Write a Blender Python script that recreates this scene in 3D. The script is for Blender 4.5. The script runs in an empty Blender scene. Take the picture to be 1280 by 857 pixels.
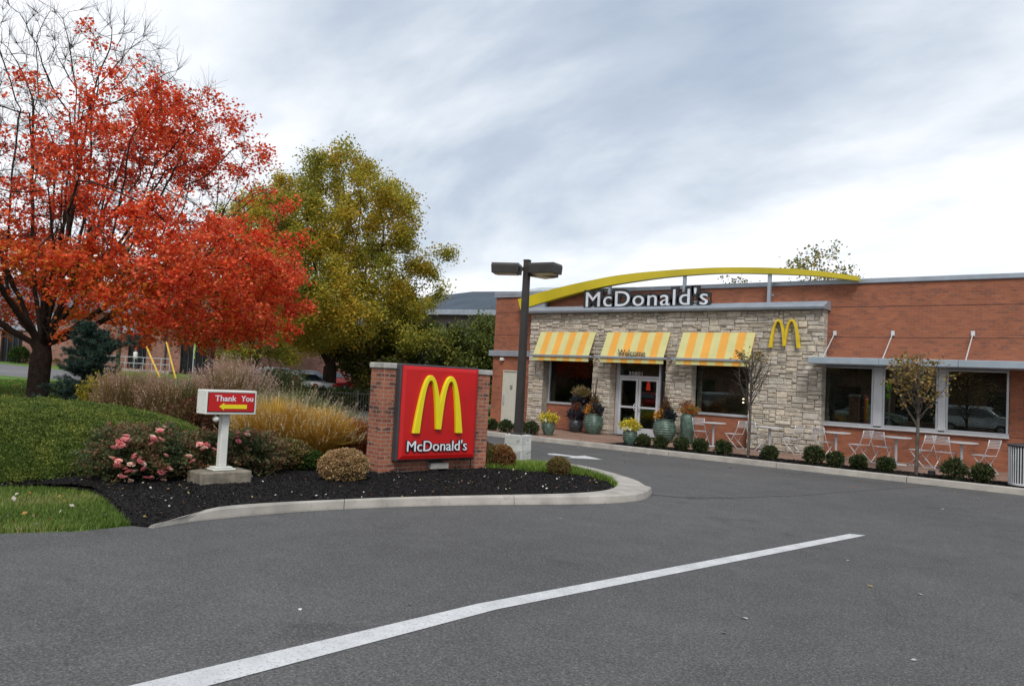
import bpy, math, random
import numpy as np
from mathutils import Vector, Matrix
R = math.radians
scene = bpy.context.scene
COL = scene.collection
rng = np.random.RandomState(7)
random.seed(7)

# ------------------------------------------------------------------ camera
F = 976.0; H = 1.85
def cam_axes(a, p, r):
    a, p, r = R(a), R(p), R(r)
    h = Vector((-math.cos(a), math.sin(a), 0))
    f = Vector((h.x*math.cos(p), h.y*math.cos(p), math.sin(p)))
    rt = Vector((h.y, -h.x, 0)); up = rt.cross(f)
    return f, rt*math.cos(r) + up*math.sin(r), up*math.cos(r) - rt*math.sin(r)
CF, CR, CU = cam_axes(51.5, 2.75, 3.0)
def ray(x, y): return CF + CR*((x-640)/F) + CU*((428.5-y)/F)
def G(x, y, z=0.0):
    d = ray(x, y); t = (z-H)/d.z; return Vector((d.x*t, d.y*t, z))
def W(x, y, Y):
    d = ray(x, y); t = Y/d.y; return Vector((d.x*t, Y, H+d.z*t))
def DP(x, depth, y=470):
    d = ray(x, y); return Vector((d.x*depth, d.y*depth, H+d.z*depth))
def PX(X, Y, Z):
    v = Vector((X, Y, Z-H)); return 640+F*v.dot(CR)/v.dot(CF)
def XP(px, Y, Z=0.13):
    lo, hi = -60.0, 10.0
    for _ in range(50):
        m = (lo+hi)/2
        if PX(m, Y, Z) < px: lo = m
        else: hi = m
    return (lo+hi)/2
def terr(X):
    t = max(0.0, -X-28.0); return min(1.3, 0.027*t)
def GT(x, y):
    d = ray(x, y); t = 5.0
    while t < 250:
        if H+d.z*t <= terr(d.x*t): break
        t += .05
    return Vector((d.x*t, d.y*t, terr(d.x*t)))

cd = bpy.data.cameras.new('camera'); cam = bpy.data.objects.new('camera', cd); COL.objects.link(cam)
cd.sensor_width = 36; cd.lens = 36*F/1280; cd.clip_end = 2000; cd.clip_start = .1
m = Matrix((CR, CU, -CF)).transposed().to_4x4(); m.translation = (0, 0, H)
cam.matrix_world = m
scene.camera = cam

# ------------------------------------------------------------------ materials
def new_mat(name):
    mt = bpy.data.materials.new(name); mt.use_nodes = True
    nt = mt.node_tree; nt.nodes.clear()
    out = nt.nodes.new('ShaderNodeOutputMaterial'); b = nt.nodes.new('ShaderNodeBsdfPrincipled')
    nt.links.new(b.outputs[0], out.inputs[0])
    return mt, nt, b, out
def N(nt, t, **kw):
    n = nt.nodes.new('ShaderNode'+t)
    for k, v in kw.items():
        if k.startswith('i_'):
            n.inputs[k[2:].replace('_', ' ')].default_value = v
        else: setattr(n, k, v)
    return n
def ramp(nt, src, stops):
    r = nt.nodes.new('ShaderNodeValToRGB'); nt.links.new(src, r.inputs[0])
    e = r.color_ramp.elements
    while len(e) < len(stops): e.new(.5)
    for i, (p, c) in enumerate(stops):
        e[i].position = p; e[i].color = (c[0], c[1], c[2], 1) if not isinstance(c, (int, float)) else (c, c, c, 1)
    return r.outputs[0]
def mixc(nt, fac, a, b, mode='MIX'):
    n = nt.nodes.new('ShaderNodeMix'); n.data_type = 'RGBA'; n.blend_type = mode
    for i, v in ((0, fac), (6, a), (7, b)):
        if hasattr(v, 'links'): nt.links.new(v, n.inputs[i])
        elif i == 0: n.inputs[0].default_value = v
        else: n.inputs[i].default_value = (v[0], v[1], v[2], 1)
    return n.outputs[2]
def bump(nt, b, h, s=.3, d=.01):
    n = N(nt, 'Bump'); n.inputs['Strength'].default_value = s; n.inputs['Distance'].default_value = d
    nt.links.new(h, n.inputs['Height']); nt.links.new(n.outputs[0], b.inputs['Normal'])
def simple(name, c, rough=.6, metal=0.0, var=.12, scale=3.0, spec=.5, dirt=0.0):
    mt, nt, b, _ = new_mat(name)
    tc = N(nt, 'TexCoord'); nz = N(nt, 'TexNoise'); nz.inputs['Scale'].default_value = scale; nz.inputs['Detail'].default_value = 6
    nt.links.new(tc.outputs['Object'], nz.inputs['Vector'])
    lo = tuple(max(0, v*(1-var*2)) for v in c); hi = tuple(min(1, v*(1+var)) for v in c)
    o = ramp(nt, nz.outputs[0], [(.3, lo), (.7, hi)])
    if dirt:
        n2 = N(nt, 'TexNoise'); n2.inputs['Scale'].default_value = scale*4; n2.inputs['Detail'].default_value = 8
        nt.links.new(tc.outputs['Object'], n2.inputs['Vector'])
        f = ramp(nt, n2.outputs[0], [(.52, 0), (.72, dirt)])
        o = mixc(nt, f, o, tuple(v*.35 for v in c))
    nt.links.new(o, b.inputs['Base Color'])
    b.inputs['Roughness'].default_value = rough; b.inputs['Metallic'].default_value = metal
    b.inputs['Specular IOR Level'].default_value = spec
    return mt
def leafmat(name, transl=.35, rough=.55):
    mt, nt, b, out = new_mat(name)
    a = N(nt, 'Attribute', attribute_name='Col'); nt.links.new(a.outputs['Color'], b.inputs['Base Color'])
    b.inputs['Roughness'].default_value = rough; b.inputs['Specular IOR Level'].default_value = .3
    t = N(nt, 'BsdfTranslucent'); nt.links.new(a.outputs['Color'], t.inputs[0])
    mx = N(nt, 'MixShader'); mx.inputs[0].default_value = transl
    nt.links.new(b.outputs[0], mx.inputs[1]); nt.links.new(t.outputs[0], mx.inputs[2]); nt.links.new(mx.outputs[0], out.inputs[0])
    return mt
def brickmat(name, c1, c2, mortar, bw=.203, rh=.0745, ms=.008, dark=(.09, .035, .025), darkamt=.75, blotch=1.0):
    mt, nt, b, _ = new_mat(name)
    tc = N(nt, 'TexCoord'); sp = N(nt, 'SeparateXYZ'); nt.links.new(tc.outputs['Object'], sp.inputs[0])
    ad = N(nt, 'Math', operation='ADD'); nt.links.new(sp.outputs[0], ad.inputs[0]); nt.links.new(sp.outputs[1], ad.inputs[1])
    cb = N(nt, 'CombineXYZ'); nt.links.new(ad.outputs[0], cb.inputs[0]); nt.links.new(sp.outputs[2], cb.inputs[1])
    br = N(nt, 'TexBrick'); nt.links.new(cb.outputs[0], br.inputs['Vector'])
    br.inputs['Scale'].default_value = 1; br.inputs['Brick Width'].default_value = bw; br.inputs['Row Height'].default_value = rh
    br.inputs['Mortar Size'].default_value = ms; br.inputs['Mortar Smooth'].default_value = .2; br.inputs['Bias'].default_value = 0
    br.inputs['Color1'].default_value = (*c1, 1); br.inputs['Color2'].default_value = (*c2, 1); br.inputs['Mortar'].default_value = (*mortar, 1)
    # bricks fired darker: stretched cells roughly one brick in size
    mp = N(nt, 'Mapping'); nt.links.new(cb.outputs[0], mp.inputs[0]); mp.inputs['Scale'].default_value = (1/bw, 1/rh, 1)
    wn = N(nt, 'TexVoronoi'); nt.links.new(mp.outputs[0], wn.inputs['Vector']); wn.inputs['Scale'].default_value = 1.0
    sc = N(nt, 'SeparateColor'); nt.links.new(wn.outputs['Color'], sc.inputs[0])
    f = ramp(nt, sc.outputs[0], [(.78, 0), (.86, darkamt)])
    mf = N(nt, 'Math', operation='SUBTRACT'); mf.inputs[0].default_value = 1; nt.links.new(br.outputs['Fac'], mf.inputs[1])
    fm = N(nt, 'Math', operation='MULTIPLY'); nt.links.new(f, fm.inputs[0]); nt.links.new(mf.outputs[0], fm.inputs[1])
    o = mixc(nt, fm.outputs[0], br.outputs['Color'], dark)
    nz = N(nt, 'TexNoise'); nt.links.new(tc.outputs['Object'], nz.inputs['Vector']); nz.inputs['Scale'].default_value = 1.3; nz.inputs['Detail'].default_value = 8
    k = ramp(nt, nz.outputs[0], [(.3, 1-.3*blotch), (.7, 1+.15*blotch)])
    o = mixc(nt, 1.0, o, k, 'MULTIPLY')
    nt.links.new(o, b.inputs['Base Color']); b.inputs['Roughness'].default_value = .85
    bump(nt, b, mf.outputs[0], .6, .006)
    return mt
def asphaltmat(name, base, light=.5):
    mt, nt, b, _ = new_mat(name)
    tc = N(nt, 'TexCoord')
    n1 = N(nt, 'TexNoise'); n1.inputs['Scale'].default_value = .22; n1.inputs['Detail'].default_value = 7; n1.inputs['Roughness'].default_value = .6
    n2 = N(nt, 'TexNoise'); n2.inputs['Scale'].default_value = 48; n2.inputs['Detail'].default_value = 5; n2.inputs['Roughness'].default_value = .75
    v = N(nt, 'TexVoronoi'); v.inputs['Scale'].default_value = 70
    n4 = N(nt, 'TexNoise'); n4.inputs['Scale'].default_value = 2.2; n4.inputs['Detail'].default_value = 8; n4.inputs['Distortion'].default_value = .6
    for n in (n1, n2, v, n4): nt.links.new(tc.outputs['Object'], n.inputs['Vector'])
    a = ramp(nt, n1.outputs[0], [(.3, tuple(x*.80 for x in base)), (.5, base), (.7, tuple(x*1.18 for x in base))])
    k2 = ramp(nt, n2.outputs[0], [(.34, .45), (.5, 1.0), (.66, 1.7)])
    o = mixc(nt, 1.0, a, k2, 'MULTIPLY')
    k4 = ramp(nt, n4.outputs[0], [(.3, .9), (.7, 1.08)])
    o = mixc(nt, 1.0, o, k4, 'MULTIPLY')
    n5 = N(nt, 'TexNoise'); n5.inputs['Scale'].default_value = .85; n5.inputs['Detail'].default_value = 5; n5.inputs['Distortion'].default_value = 1.2; nt.links.new(tc.outputs['Object'], n5.inputs['Vector'])
    o = mixc(nt, 1.0, o, ramp(nt, n5.outputs[0], [(.30, .80), (.37, 1.0), (.66, 1.0), (.74, 1.10)]), 'MULTIPLY')
    sc = N(nt, 'SeparateColor'); nt.links.new(v.outputs['Color'], sc.inputs[0])
    spk = ramp(nt, sc.outputs[0], [(.80, 0), (.92, light)])
    vd = ramp(nt, v.outputs['Distance'], [(.25, 1), (.45, 0)])
    mm = N(nt, 'Math', operation='MULTIPLY'); nt.links.new(spk, mm.inputs[0]); nt.links.new(vd, mm.inputs[1])
    o = mixc(nt, mm.outputs[0], o, (.3, .27, .24))
    nt.links.new(o, b.inputs['Base Color']); b.inputs['Roughness'].default_value = .8; b.inputs['Specular IOR Level'].default_value = .35
    bump(nt, b, n2.outputs[0], .5, .004)
    return mt
def groundmat(name, stops, scale=1.5, fine=40, bs=.5, bd=.02, rough=.9):
    mt, nt, b, _ = new_mat(name)
    tc = N(nt, 'TexCoord')
    n1 = N(nt, 'TexNoise'); n1.inputs['Scale'].default_value = scale; n1.inputs['Detail'].default_value = 9; n1.inputs['Roughness'].default_value = .65
    n2 = N(nt, 'TexNoise'); n2.inputs['Scale'].default_value = fine; n2.inputs['Detail'].default_value = 5
    for n in (n1, n2): nt.links.new(tc.outputs['Object'], n.inputs['Vector'])
    o = ramp(nt, n1.outputs[0], stops)
    k = ramp(nt, n2.outputs[0], [(.3, .55), (.7, 1.4)])
    o = mixc(nt, 1.0, o, k, 'MULTIPLY')
    nt.links.new(o, b.inputs['Base Color']); b.inputs['Roughness'].default_value = rough; b.inputs['Specular IOR Level'].default_value = .2
    bump(nt, b, n2.outputs[0], bs, bd)
    return mt

M = {}
M['brick'] = brickmat('brick_red_wall', (.345, .112, .050), (.275, .082, .038), (.24, .135, .10), ms=.0075, dark=(.15, .06, .04), darkamt=.55, blotch=.5)
M['brick_sign'] = brickmat('brick_old_pier', (.42, .14, .075), (.27, .075, .045), (.33, .25, .19), ms=.009, dark=(.09, .045, .035), darkamt=.9, blotch=1.0)
M['brick_far'] = brickmat('brick_far', (.33, .14, .10), (.27, .11, .08), (.33, .24, .2))
M['stone'] = None
M['mortar'] = simple('stone_mortar', (.30, .265, .22), .95, var=.2, scale=9)
M['coping'] = simple('grey_metal_coping', (.33, .37, .42), .4, .3, var=.08, dirt=.15)
M['alu'] = simple('satin_aluminium', (.55, .57, .60), .38, .5, var=.06)
M['silver'] = simple('silver_powder_coat', (.62, .63, .65), .4, .3, var=.05)
M['canopy'] = simple('canopy_grey_metal', (.36, .42, .47), .4, .3, var=.06, dirt=.1)
M['white'] = simple('white_painted_metal', (.72, .72, .66), .45, var=.05, dirt=.12)
M['doorpaint'] = simple('cream_door_paint', (.50, .50, .43), .5, var=.04)
M['yellow'] = simple('yellow_plastic', (.80, .68, .015), .32, var=.04, scale=2)
M['yellow_em'] = simple('yellow_emblem_paint', (.68, .48, .015), .3, var=.12, scale=4)
M['yellow_beam'] = simple('yellow_beam_paint', (.56, .45, .012), .4, var=.09, scale=.8, dirt=.12)
M['red'] = simple('red_sign_face', (.56, .008, .008), .42, var=.08, scale=1.5, dirt=.12)
M['letter'] = simple('letter_white', (.78, .80, .84), .3, var=.04)
M['letter2'] = simple('letter_pale_grey', (.66, .70, .74), .3, var=.10, scale=5)
M['black'] = simple('black_plastic', (.018, .018, .02), .4)
M['darkframe'] = simple('dark_sign_frame', (.06, .062, .068), .4, .2, var=.1)
M['bronze'] = simple('dark_bronze_metal', (.045, .04, .037), .45, .2, var=.1, scale=5)
M['lens'] = simple('lamp_lens', (.6, .5, .3), .25)
M['concrete'] = simple('weathered_concrete', (.43, .42, .38), .9, var=.14, scale=4, dirt=.55)
M['plinth'] = simple('stained_concrete_plinth', (.27, .235, .18), .95, var=.25, scale=7, dirt=.75)
M['kerb'] = simple('kerb_concrete', (.42, .39, .345), .9, var=.14, scale=3, dirt=.35)
M['cap'] = simple('limestone_cap', (.42, .41, .38), .9, var=.16, scale=6, dirt=.4)
M['green_pot'] = simple('green_glazed_ceramic', (.085, .135, .105), .35, var=.28, scale=9)
M['dark_pot'] = simple('charcoal_ceramic', (.035, .038, .042), .35, var=.25, scale=8)
M['blinds'] = simple('blind_slat', (.42, .38, .31), .6)
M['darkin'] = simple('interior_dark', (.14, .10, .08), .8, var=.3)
M['warmin'] = simple('interior_warm_wall', (.34, .22, .14), .8, var=.5, scale=1.3)
M['soil'] = simple('potting_soil', (.02, .015, .012), .95)
M['bark'] = groundmat('maple_bark', [(.3, (.020, .014, .011)), (.55, (.045, .032, .025)), (.8, (.09, .068, .055))], 7, 45, .9, .03)
M['bark_light'] = groundmat('pale_grey_bark', [(.3, (.06, .05, .04)), (.7, (.16, .14, .12))], 9, 60, .6, .01)
M['leaf'] = leafmat('leaf_blades', .46)
M['needle'] = leafmat('needle_foliage', .12, .7)
M['grassblade'] = leafmat('grass_blades', .25, .6)
M['petal'] = leafmat('petals', .25, .5)
M['mulch'] = groundmat('black_mulch', [(.3, (.008, .007, .007)), (.5, (.016, .014, .014)), (.75, (.040, .036, .035))], 22, 70, 1.0, .03)
M['lawn'] = groundmat('lawn_soil', [(.3, (.07, .13, .02)), (.5, (.11, .20, .035)), (.72, (.17, .23, .07))], .6, 30, .6, .03)
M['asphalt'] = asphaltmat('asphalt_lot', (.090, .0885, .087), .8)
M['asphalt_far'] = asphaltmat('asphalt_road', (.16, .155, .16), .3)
M['paving'] = groundmat('reddish_concrete_paving', [(.3, (.19, .115, .085)), (.5, (.25, .155, .115)), (.72, (.31, .21, .16))], 1.4, 25, .3, .004)
M['glass'] = None

# white road paint, worn through at the aggregate
mt, nt, b, _ = new_mat('road_paint')
tc = N(nt, 'TexCoord'); nz = N(nt, 'TexNoise'); nz.inputs['Scale'].default_value = 60; nz.inputs['Detail'].default_value = 8; nz.inputs['Roughness'].default_value = .8
nt.links.new(tc.outputs['Object'], nz.inputs['Vector'])
n2 = N(nt, 'TexNoise'); n2.inputs['Scale'].default_value = 4; n2.inputs['Detail'].default_value = 5; nt.links.new(tc.outputs['Object'], n2.inputs['Vector'])
k = ramp(nt, n2.outputs[0], [(.3, (.50, .50, .50)), (.7, (.66, .66, .66))])
nt.links.new(mixc(nt, ramp(nt, nz.outputs[0], [(.38, 1), (.455, 0)]), k, (.16, .16, .16)), b.inputs['Base Color']); b.inputs['Roughness'].default_value = .7
M['paint'] = mt
# stone: colour per block from the attribute plus grain
mt, nt, b, _ = new_mat('ashlar_stone')
a = N(nt, 'Attribute', attribute_name='Col'); tc = N(nt, 'TexCoord')
nz = N(nt, 'TexNoise'); nz.inputs['Scale'].default_value = 9; nz.inputs['Detail'].default_value = 9; nz.inputs['Roughness'].default_value = .7; nt.links.new(tc.outputs['Object'], nz.inputs['Vector'])
nt.links.new(mixc(nt, 1.0, a.outputs['Color'], ramp(nt, nz.outputs[0], [(.3, .62), (.7, 1.22)]), 'MULTIPLY'), b.inputs['Base Color'])
b.inputs['Roughness'].default_value = .9; bump(nt, b, nz.outputs[0], .8, .03)
M['stone'] = mt
# window glass: clear sheet with a fresnel mirror
mt = bpy.data.materials.new('window_glass'); mt.use_nodes = True; nt = mt.node_tree; nt.nodes.clear()
out = N(nt, 'OutputMaterial'); tr = N(nt, 'BsdfTransparent'); tr.inputs[0].default_value = (.72, .75, .72, 1)
gl = N(nt, 'BsdfGlossy'); gl.inputs['Roughness'].default_value = .01; gl.inputs[0].default_value = (.9, .95, .93, 1)
fr = N(nt, 'Fresnel'); fr.inputs[0].default_value = 1.9
mx = N(nt, 'MixShader'); nt.links.new(fr.outputs[0], mx.inputs[0]); nt.links.new(tr.outputs[0], mx.inputs[1]); nt.links.new(gl.outputs[0], mx.inputs[2]); nt.links.new(mx.outputs[0], out.inputs[0])
M['glass'] = mt
# awning stripes: woven into the cloth, along its width
mt, nt, b, _ = new_mat('striped_awning_cloth')
tc = N(nt, 'TexCoord'); sp = N(nt, 'SeparateXYZ'); nt.links.new(tc.outputs['Object'], sp.inputs[0])
d1 = N(nt, 'Math', operation='DIVIDE'); nt.links.new(sp.outputs[0], d1.inputs[0]); d1.inputs[1].default_value = .549
fr1 = N(nt, 'Math', operation='FRACT'); nt.links.new(d1.outputs[0], fr1.inputs[0])
st = N(nt, 'Math', operation='GREATER_THAN'); nt.links.new(fr1.outputs[0], st.inputs[0]); st.inputs[1].default_value = .5
nz = N(nt, 'TexNoise'); nz.inputs['Scale'].default_value = 2; nt.links.new(tc.outputs['Object'], nz.inputs['Vector'])
o = mixc(nt, st.outputs[0], (.70, .66, .30), (.86, .44, .08))
o = mixc(nt, 1.0, o, ramp(nt, nz.outputs[0], [(.3, .92), (.7, 1.05)]), 'MULTIPLY')
nt.links.new(o, b.inputs['Base Color']); b.inputs['Roughness'].default_value = .8
tl = N(nt, 'BsdfTranslucent'); nt.links.new(o, tl.inputs[0]); mx = N(nt, 'MixShader'); mx.inputs[0].default_value = .2
nt.links.new(b.outputs[0], mx.inputs[1]); nt.links.new(tl.outputs[0], mx.inputs[2]); nt.links.new(mx.outputs[0], [n for n in nt.nodes if n.type == 'OUTPUT_MATERIAL'][0].inputs[0])
M['awning'] = mt
def emis(name, c, s):
    mt, nt, b, _ = new_mat(name); b.inputs['Base Color'].default_value = (*c, 1)
    b.inputs['Emission Color'].default_value = (*c, 1); b.inputs['Emission Strength'].default_value = s
    return mt
M['lampred'] = emis('red_pendant', (.8, .05, .03), .45)
M['lampwarm'] = emis('warm_bulb', (1, .8, .5), 6)
M['carred'] = simple('car_paint_red', (.42, .015, .012), .22, .2, var=.02)
M['cardark'] = simple('car_paint_dark_grey', (.055, .065, .075), .22, .4, var=.02)
M['carwhite'] = simple('car_paint_white', (.62, .64, .66), .25, .1, var=.02)
M['carsilver'] = simple('car_paint_silver', (.40, .42, .45), .25, .5, var=.02)
M['carglass'] = simple('car_glass', (.03, .045, .055), .06, spec=1.0)
M['rubber'] = simple('tyre_rubber', (.015, .015, .015), .8)
M['taillight'] = simple('tail_light', (.5, .01, .01), .2)
M['warnyellow'] = simple('yellow_guy_guard', (.75, .45, .03), .5)
M['signgreen'] = simple('fluorescent_yellow_green', (.45, .85, .03), .5, var=.03)
M['roof_blue'] = simple('blue_grey_metal_roof', (.055, .075, .10), .75, .0, var=.12, scale=.5)
M['roof_green'] = simple('green_metal_roof', (.06, .16, .13), .5, var=.15)
M['roof_grey'] = simple('grey_slate_roof', (.13, .13, .145), .7, var=.2)
M['membrane'] = simple('light_roof_panel', (.42, .46, .48), .6)
M['darkvoid'] = simple('dark_shop_glass', (.015, .017, .02), .12, spec=.8)
M['wood'] = simple('utility_pole_wood', (.26, .24, .22), .9, var=.2)
M['red_text'] = simple('window_decal', (.35, .33, .32), .5)
M['skin'] = simple('skin', (.4, .22, .15), .6)

# ------------------------------------------------------------------ builders
def tagit(o, label=None, cat=None, group=None, kind=None):
    if label: o['label'] = label
    if cat: o['category'] = cat
    if group: o['group'] = group
    if kind: o['kind'] = kind
    return o
def thing(name, label, cat, loc=(0, 0, 0), rz=0.0, group=None):
    o = bpy.data.objects.new(name, None); COL.objects.link(o); o.empty_display_size = .2
    o.location = loc; o.rotation_euler = (0, 0, rz)
    return tagit(o, label, cat, group)
def copy_tree(o, parent=None):
    c = o.copy(); COL.objects.link(c); c.parent = parent
    for ch in [k for k in bpy.data.objects if k.parent == o]: copy_tree(ch, c)
    return c
def rootmat(o):
    """matrix of an object chain from location/rotation (no depsgraph needed)"""
    mt = o.matrix_basis.copy()
    if o.parent: mt = rootmat(o.parent) @ mt
    return mt
class MB:
    def __init__(s): s.v = []; s.f = []; s.c = None
    def box(s, x0, x1, y0, y1, z0, z1):
        i = len(s.v)
        s.v += [(x, y, z) for z in (z0, z1) for x, y in ((x0, y0), (x1, y0), (x1, y1), (x0, y1))]
        s.f += [(i, i+3, i+2, i+1), (i+4, i+5, i+6, i+7)] + [(i+a, i+(a+1) % 4, i+4+(a+1) % 4, i+4+a) for a in range(4)]
        return s
    def bbox(s, x0, x1, y0, y1, z0, z1, r=.01):
        """box with chamfered vertical and top edges"""
        ring = lambda a, z: [(x0+a, y0, z), (x1-a, y0, z), (x1, y0+a, z), (x1, y1-a, z), (x1-a, y1, z), (x0+a, y1, z), (x0, y1-a, z), (x0, y0+a, z)]
        def ins(pts, d, z):
            return [(min(max(p[0], x0+d), x1-d), min(max(p[1], y0+d), y1-d), z) for p in pts]
        rs = [ins(ring(r, z0), r, z0), ring(r, z0+r), ring(r, z1-r), ins(ring(r, z1), r, z1)]
        s.loft(rs, cap=True); return s
    def loft(s, rings, cap=True, closed=True):
        i = len(s.v); n = len(rings[0])
        for r in rings: s.v += [tuple(p) for p in r]
        for k in range(len(rings)-1):
            for j in range(n if closed else n-1):
                a = i+k*n+j; b2 = i+k*n+(j+1) % n
                s.f.append((a, b2, b2+n, a+n))
        if cap:
            s.f.append(tuple(i+j for j in reversed(range(n)))); s.f.append(tuple(i+(len(rings)-1)*n+j for j in range(n)))
        return s
    def tube(s, pts, r, n=8, cap=True):
        pts = [Vector(p) for p in pts]; rr = r if isinstance(r, (list, tuple)) else [r]*len(pts)
        rings = []; nrm = None
        for k, p in enumerate(pts):
            d = (pts[min(k+1, len(pts)-1)]-pts[max(k-1, 0)]).normalized()
            if nrm is None: nrm = d.orthogonal().normalized()
            nrm = (nrm - d*nrm.dot(d)).normalized(); bn = d.cross(nrm)
            rings.append([p + (nrm*math.cos(6.28318*j/n)+bn*math.sin(6.28318*j/n))*rr[k] for j in range(n)])
        return s.loft(rings, cap)
    def lathe(s, prof, n=24, c=(0, 0)):
        rings = [[(c[0]+r*math.cos(6.28318*j/n), c[1]+r*math.sin(6.28318*j/n), z) for j in range(n)] for r, z in prof]
        return s.loft(rings, True)
    def prism(s, poly, a0, a1, plane='xz'):
        """polygon in a plane, extruded between a0 and a1 along the third axis"""
        def P(p, a): return (p[0], a, p[1]) if plane == 'xz' else ((p[0], p[1], a) if plane == 'xy' else (a, p[0], p[1]))
        s.loft([[P(p, a0) for p in poly], [P(p, a1) for p in poly]], True); return s
    def quad(s, a, b2, c, d):
        i = len(s.v); s.v += [tuple(a), tuple(b2), tuple(c), tuple(d)]; s.f.append((i, i+1, i+2, i+3)); return s
    def build(s, name, mat, parent=None, world=False, smooth=False, bevel=0, loc=None, fix=True):
        v = s.v
        if world and parent is not None:
            mi = rootmat(parent).inverted(); v = [tuple(mi @ Vector(p)) for p in v]
        me = bpy.data.meshes.new(name); me.from_pydata(v, [], s.f); me.update()
        if fix:
            import bmesh
            bm = bmesh.new(); bm.from_mesh(me); bmesh.ops.recalc_face_normals(bm, faces=bm.faces); bm.to_mesh(me); bm.free()
        me.materials.append(mat)
        if s.c is not None:
            ca = me.color_attributes.new('Col', 'FLOAT_COLOR', 'POINT'); ca.data.foreach_set('color', np.array(s.c, dtype=np.float32).ravel())
        if smooth: me.polygons.foreach_set('use_smooth', [True]*len(me.polygons))
        o = bpy.data.objects.new(name, me); COL.objects.link(o)
        if parent is not None: o.parent = parent
        if loc is not None: o.location = loc
        if bevel:
            bv = o.modifiers.new('bevel', 'BEVEL'); bv.width = bevel; bv.segments = 2; bv.limit_method = 'ANGLE'
        return o
def npmesh(name, V, faces_n, mat, parent=None, cols=None, smooth=False, idx=None):
    """fast mesh of independent n-gons (V is (k*n,3)) or with explicit index array"""
    me = bpy.data.meshes.new(name); V = np.asarray(V, dtype=np.float32)
    nv = len(V)
    if idx is None: idx = np.arange(nv, dtype=np.int32).reshape(-1, faces_n)
    nf = len(idx)
    me.vertices.add(nv); me.vertices.foreach_set('co', V.ravel())
    me.loops.add(nf*faces_n); me.loops.foreach_set('vertex_index', np.asarray(idx, dtype=np.int32).ravel())
    me.polygons.add(nf); me.polygons.foreach_set('loop_start', np.arange(0, nf*faces_n, faces_n, dtype=np.int32))
    me.polygons.foreach_set('loop_total', np.full(nf, faces_n, dtype=np.int32))
    me.update(calc_edges=True)
    if cols is not None:
        ca = me.color_attributes.new('Col', 'FLOAT_COLOR', 'POINT')
        c4 = np.ones((nv, 4), dtype=np.float32); c4[:, :3] = cols; ca.data.foreach_set('color', c4.ravel())
    if smooth: me.polygons.foreach_set('use_smooth', np.ones(nf, dtype=bool))
    me.materials.append(mat)
    o = bpy.data.objects.new(name, me); COL.objects.link(o)
    if parent is not None: o.parent = parent
    return o
def unit(a): return a/np.maximum(np.linalg.norm(a, axis=1, keepdims=True), 1e-9)
def leaf_quads(C, size, rs, aspect=.75, up=.3, direction=None, jit=.35):
    """kite shaped leaves at points C"""
    n = len(C); nrm = rs.normal(size=(n, 3)); nrm[:, 2] = np.abs(nrm[:, 2])+up; nrm = unit(nrm)
    if direction is None: t = rs.normal(size=(n, 3))
    else: t = direction + rs.normal(size=(n, 3))*jit
    t = unit(t - nrm*np.sum(t*nrm, axis=1, keepdims=True)) if direction is None else unit(t)
    b2 = unit(np.cross(nrm, t)); s = (size*(.7+.6*rs.rand(n)))[:, None] if np.isscalar(size) else (size*(.7+.6*rs.rand(n)))[:, None]
    V = np.stack([C-t*s*.5, C+b2*s*.5*aspect+t*s*.05+nrm*s*.08, C+t*s*.5, C-b2*s*.5*aspect+t*s*.05+nrm*s*.08], axis=1)
    return V.reshape(-1, 3)
def vnoise(Pn, scale, seed=0):
    """cheap smooth value noise"""
    q = Pn*scale + seed*17.31
    i = np.floor(q).astype(int); f = q-i; f = f*f*(3-2*f)
    def h(a): 
        k = (a[:, 0]*73856093) ^ (a[:, 1]*19349663) ^ (a[:, 2]*83492791) ^ (seed*9973)
        k = (k ^ (k >> 13))*1274126177; k = k ^ (k >> 16)
        return (k & 0xffff)/65535.0
    r = 0
    for dx in (0, 1):
        for dy in (0, 1):
            for dz in (0, 1):
                w = (f[:, 0] if dx else 1-f[:, 0])*(f[:, 1] if dy else 1-f[:, 1])*(f[:, 2] if dz else 1-f[:, 2])
                r = r + w*h(i+np.array([dx, dy, dz]))
    return r
def palette(n, cols, w, rs, jit=.15, P3=None, ps=.8, pseed=3):
    cols = np.array(cols); w = np.array(w, float); w /= w.sum()
    if P3 is not None:
        u = .55*vnoise(P3, ps, pseed)+.45*rs.rand(n); u = (np.argsort(np.argsort(u))+.5)/n
    else: u = rs.rand(n)
    k = np.searchsorted(np.cumsum(w), u).clip(0, len(cols)-1)
    return cols[k]*(1+jit*rs.normal(size=(n, 1))).clip(.4, 1.8)
def rep4(c, n=4): return np.repeat(c, n, axis=0)

# ------------------------------------------------------------------ sky and light
w = bpy.data.worlds.new('World'); scene.world = w; w.use_nodes = True; nt = w.node_tree; nt.nodes.clear()
SUN_EL, SUN_AZ = 48.0, 142.0
out = N(nt, 'OutputWorld'); bg = N(nt, 'Background'); bg.inputs[1].default_value = .1; nt.links.new(bg.outputs[0], out.inputs[0])
sky = N(nt, 'TexSky', sky_type='NISHITA', sun_disc=False); sky.sun_elevation = R(SUN_EL); sky.sun_rotation = R(SUN_AZ)
tc = N(nt, 'TexCoord'); sp = N(nt, 'SeparateXYZ'); nt.links.new(tc.outputs['Generated'], sp.inputs[0])
def mth(op, a, b2=None):
    n = N(nt, 'Math', operation=op)
    for i, v in enumerate((a, b2)):
        if v is None: continue
        if hasattr(v, 'links'): nt.links.new(v, n.inputs[i])
        else: n.inputs[i].default_value = v
    return n.outputs[0]
zc = mth('MAXIMUM', sp.outputs[2], 0.0); den = mth('ADD', zc, .30)
cx = mth('DIVIDE', sp.outputs[0], den); cy = mth('DIVIDE', sp.outputs[1], den)
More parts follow.
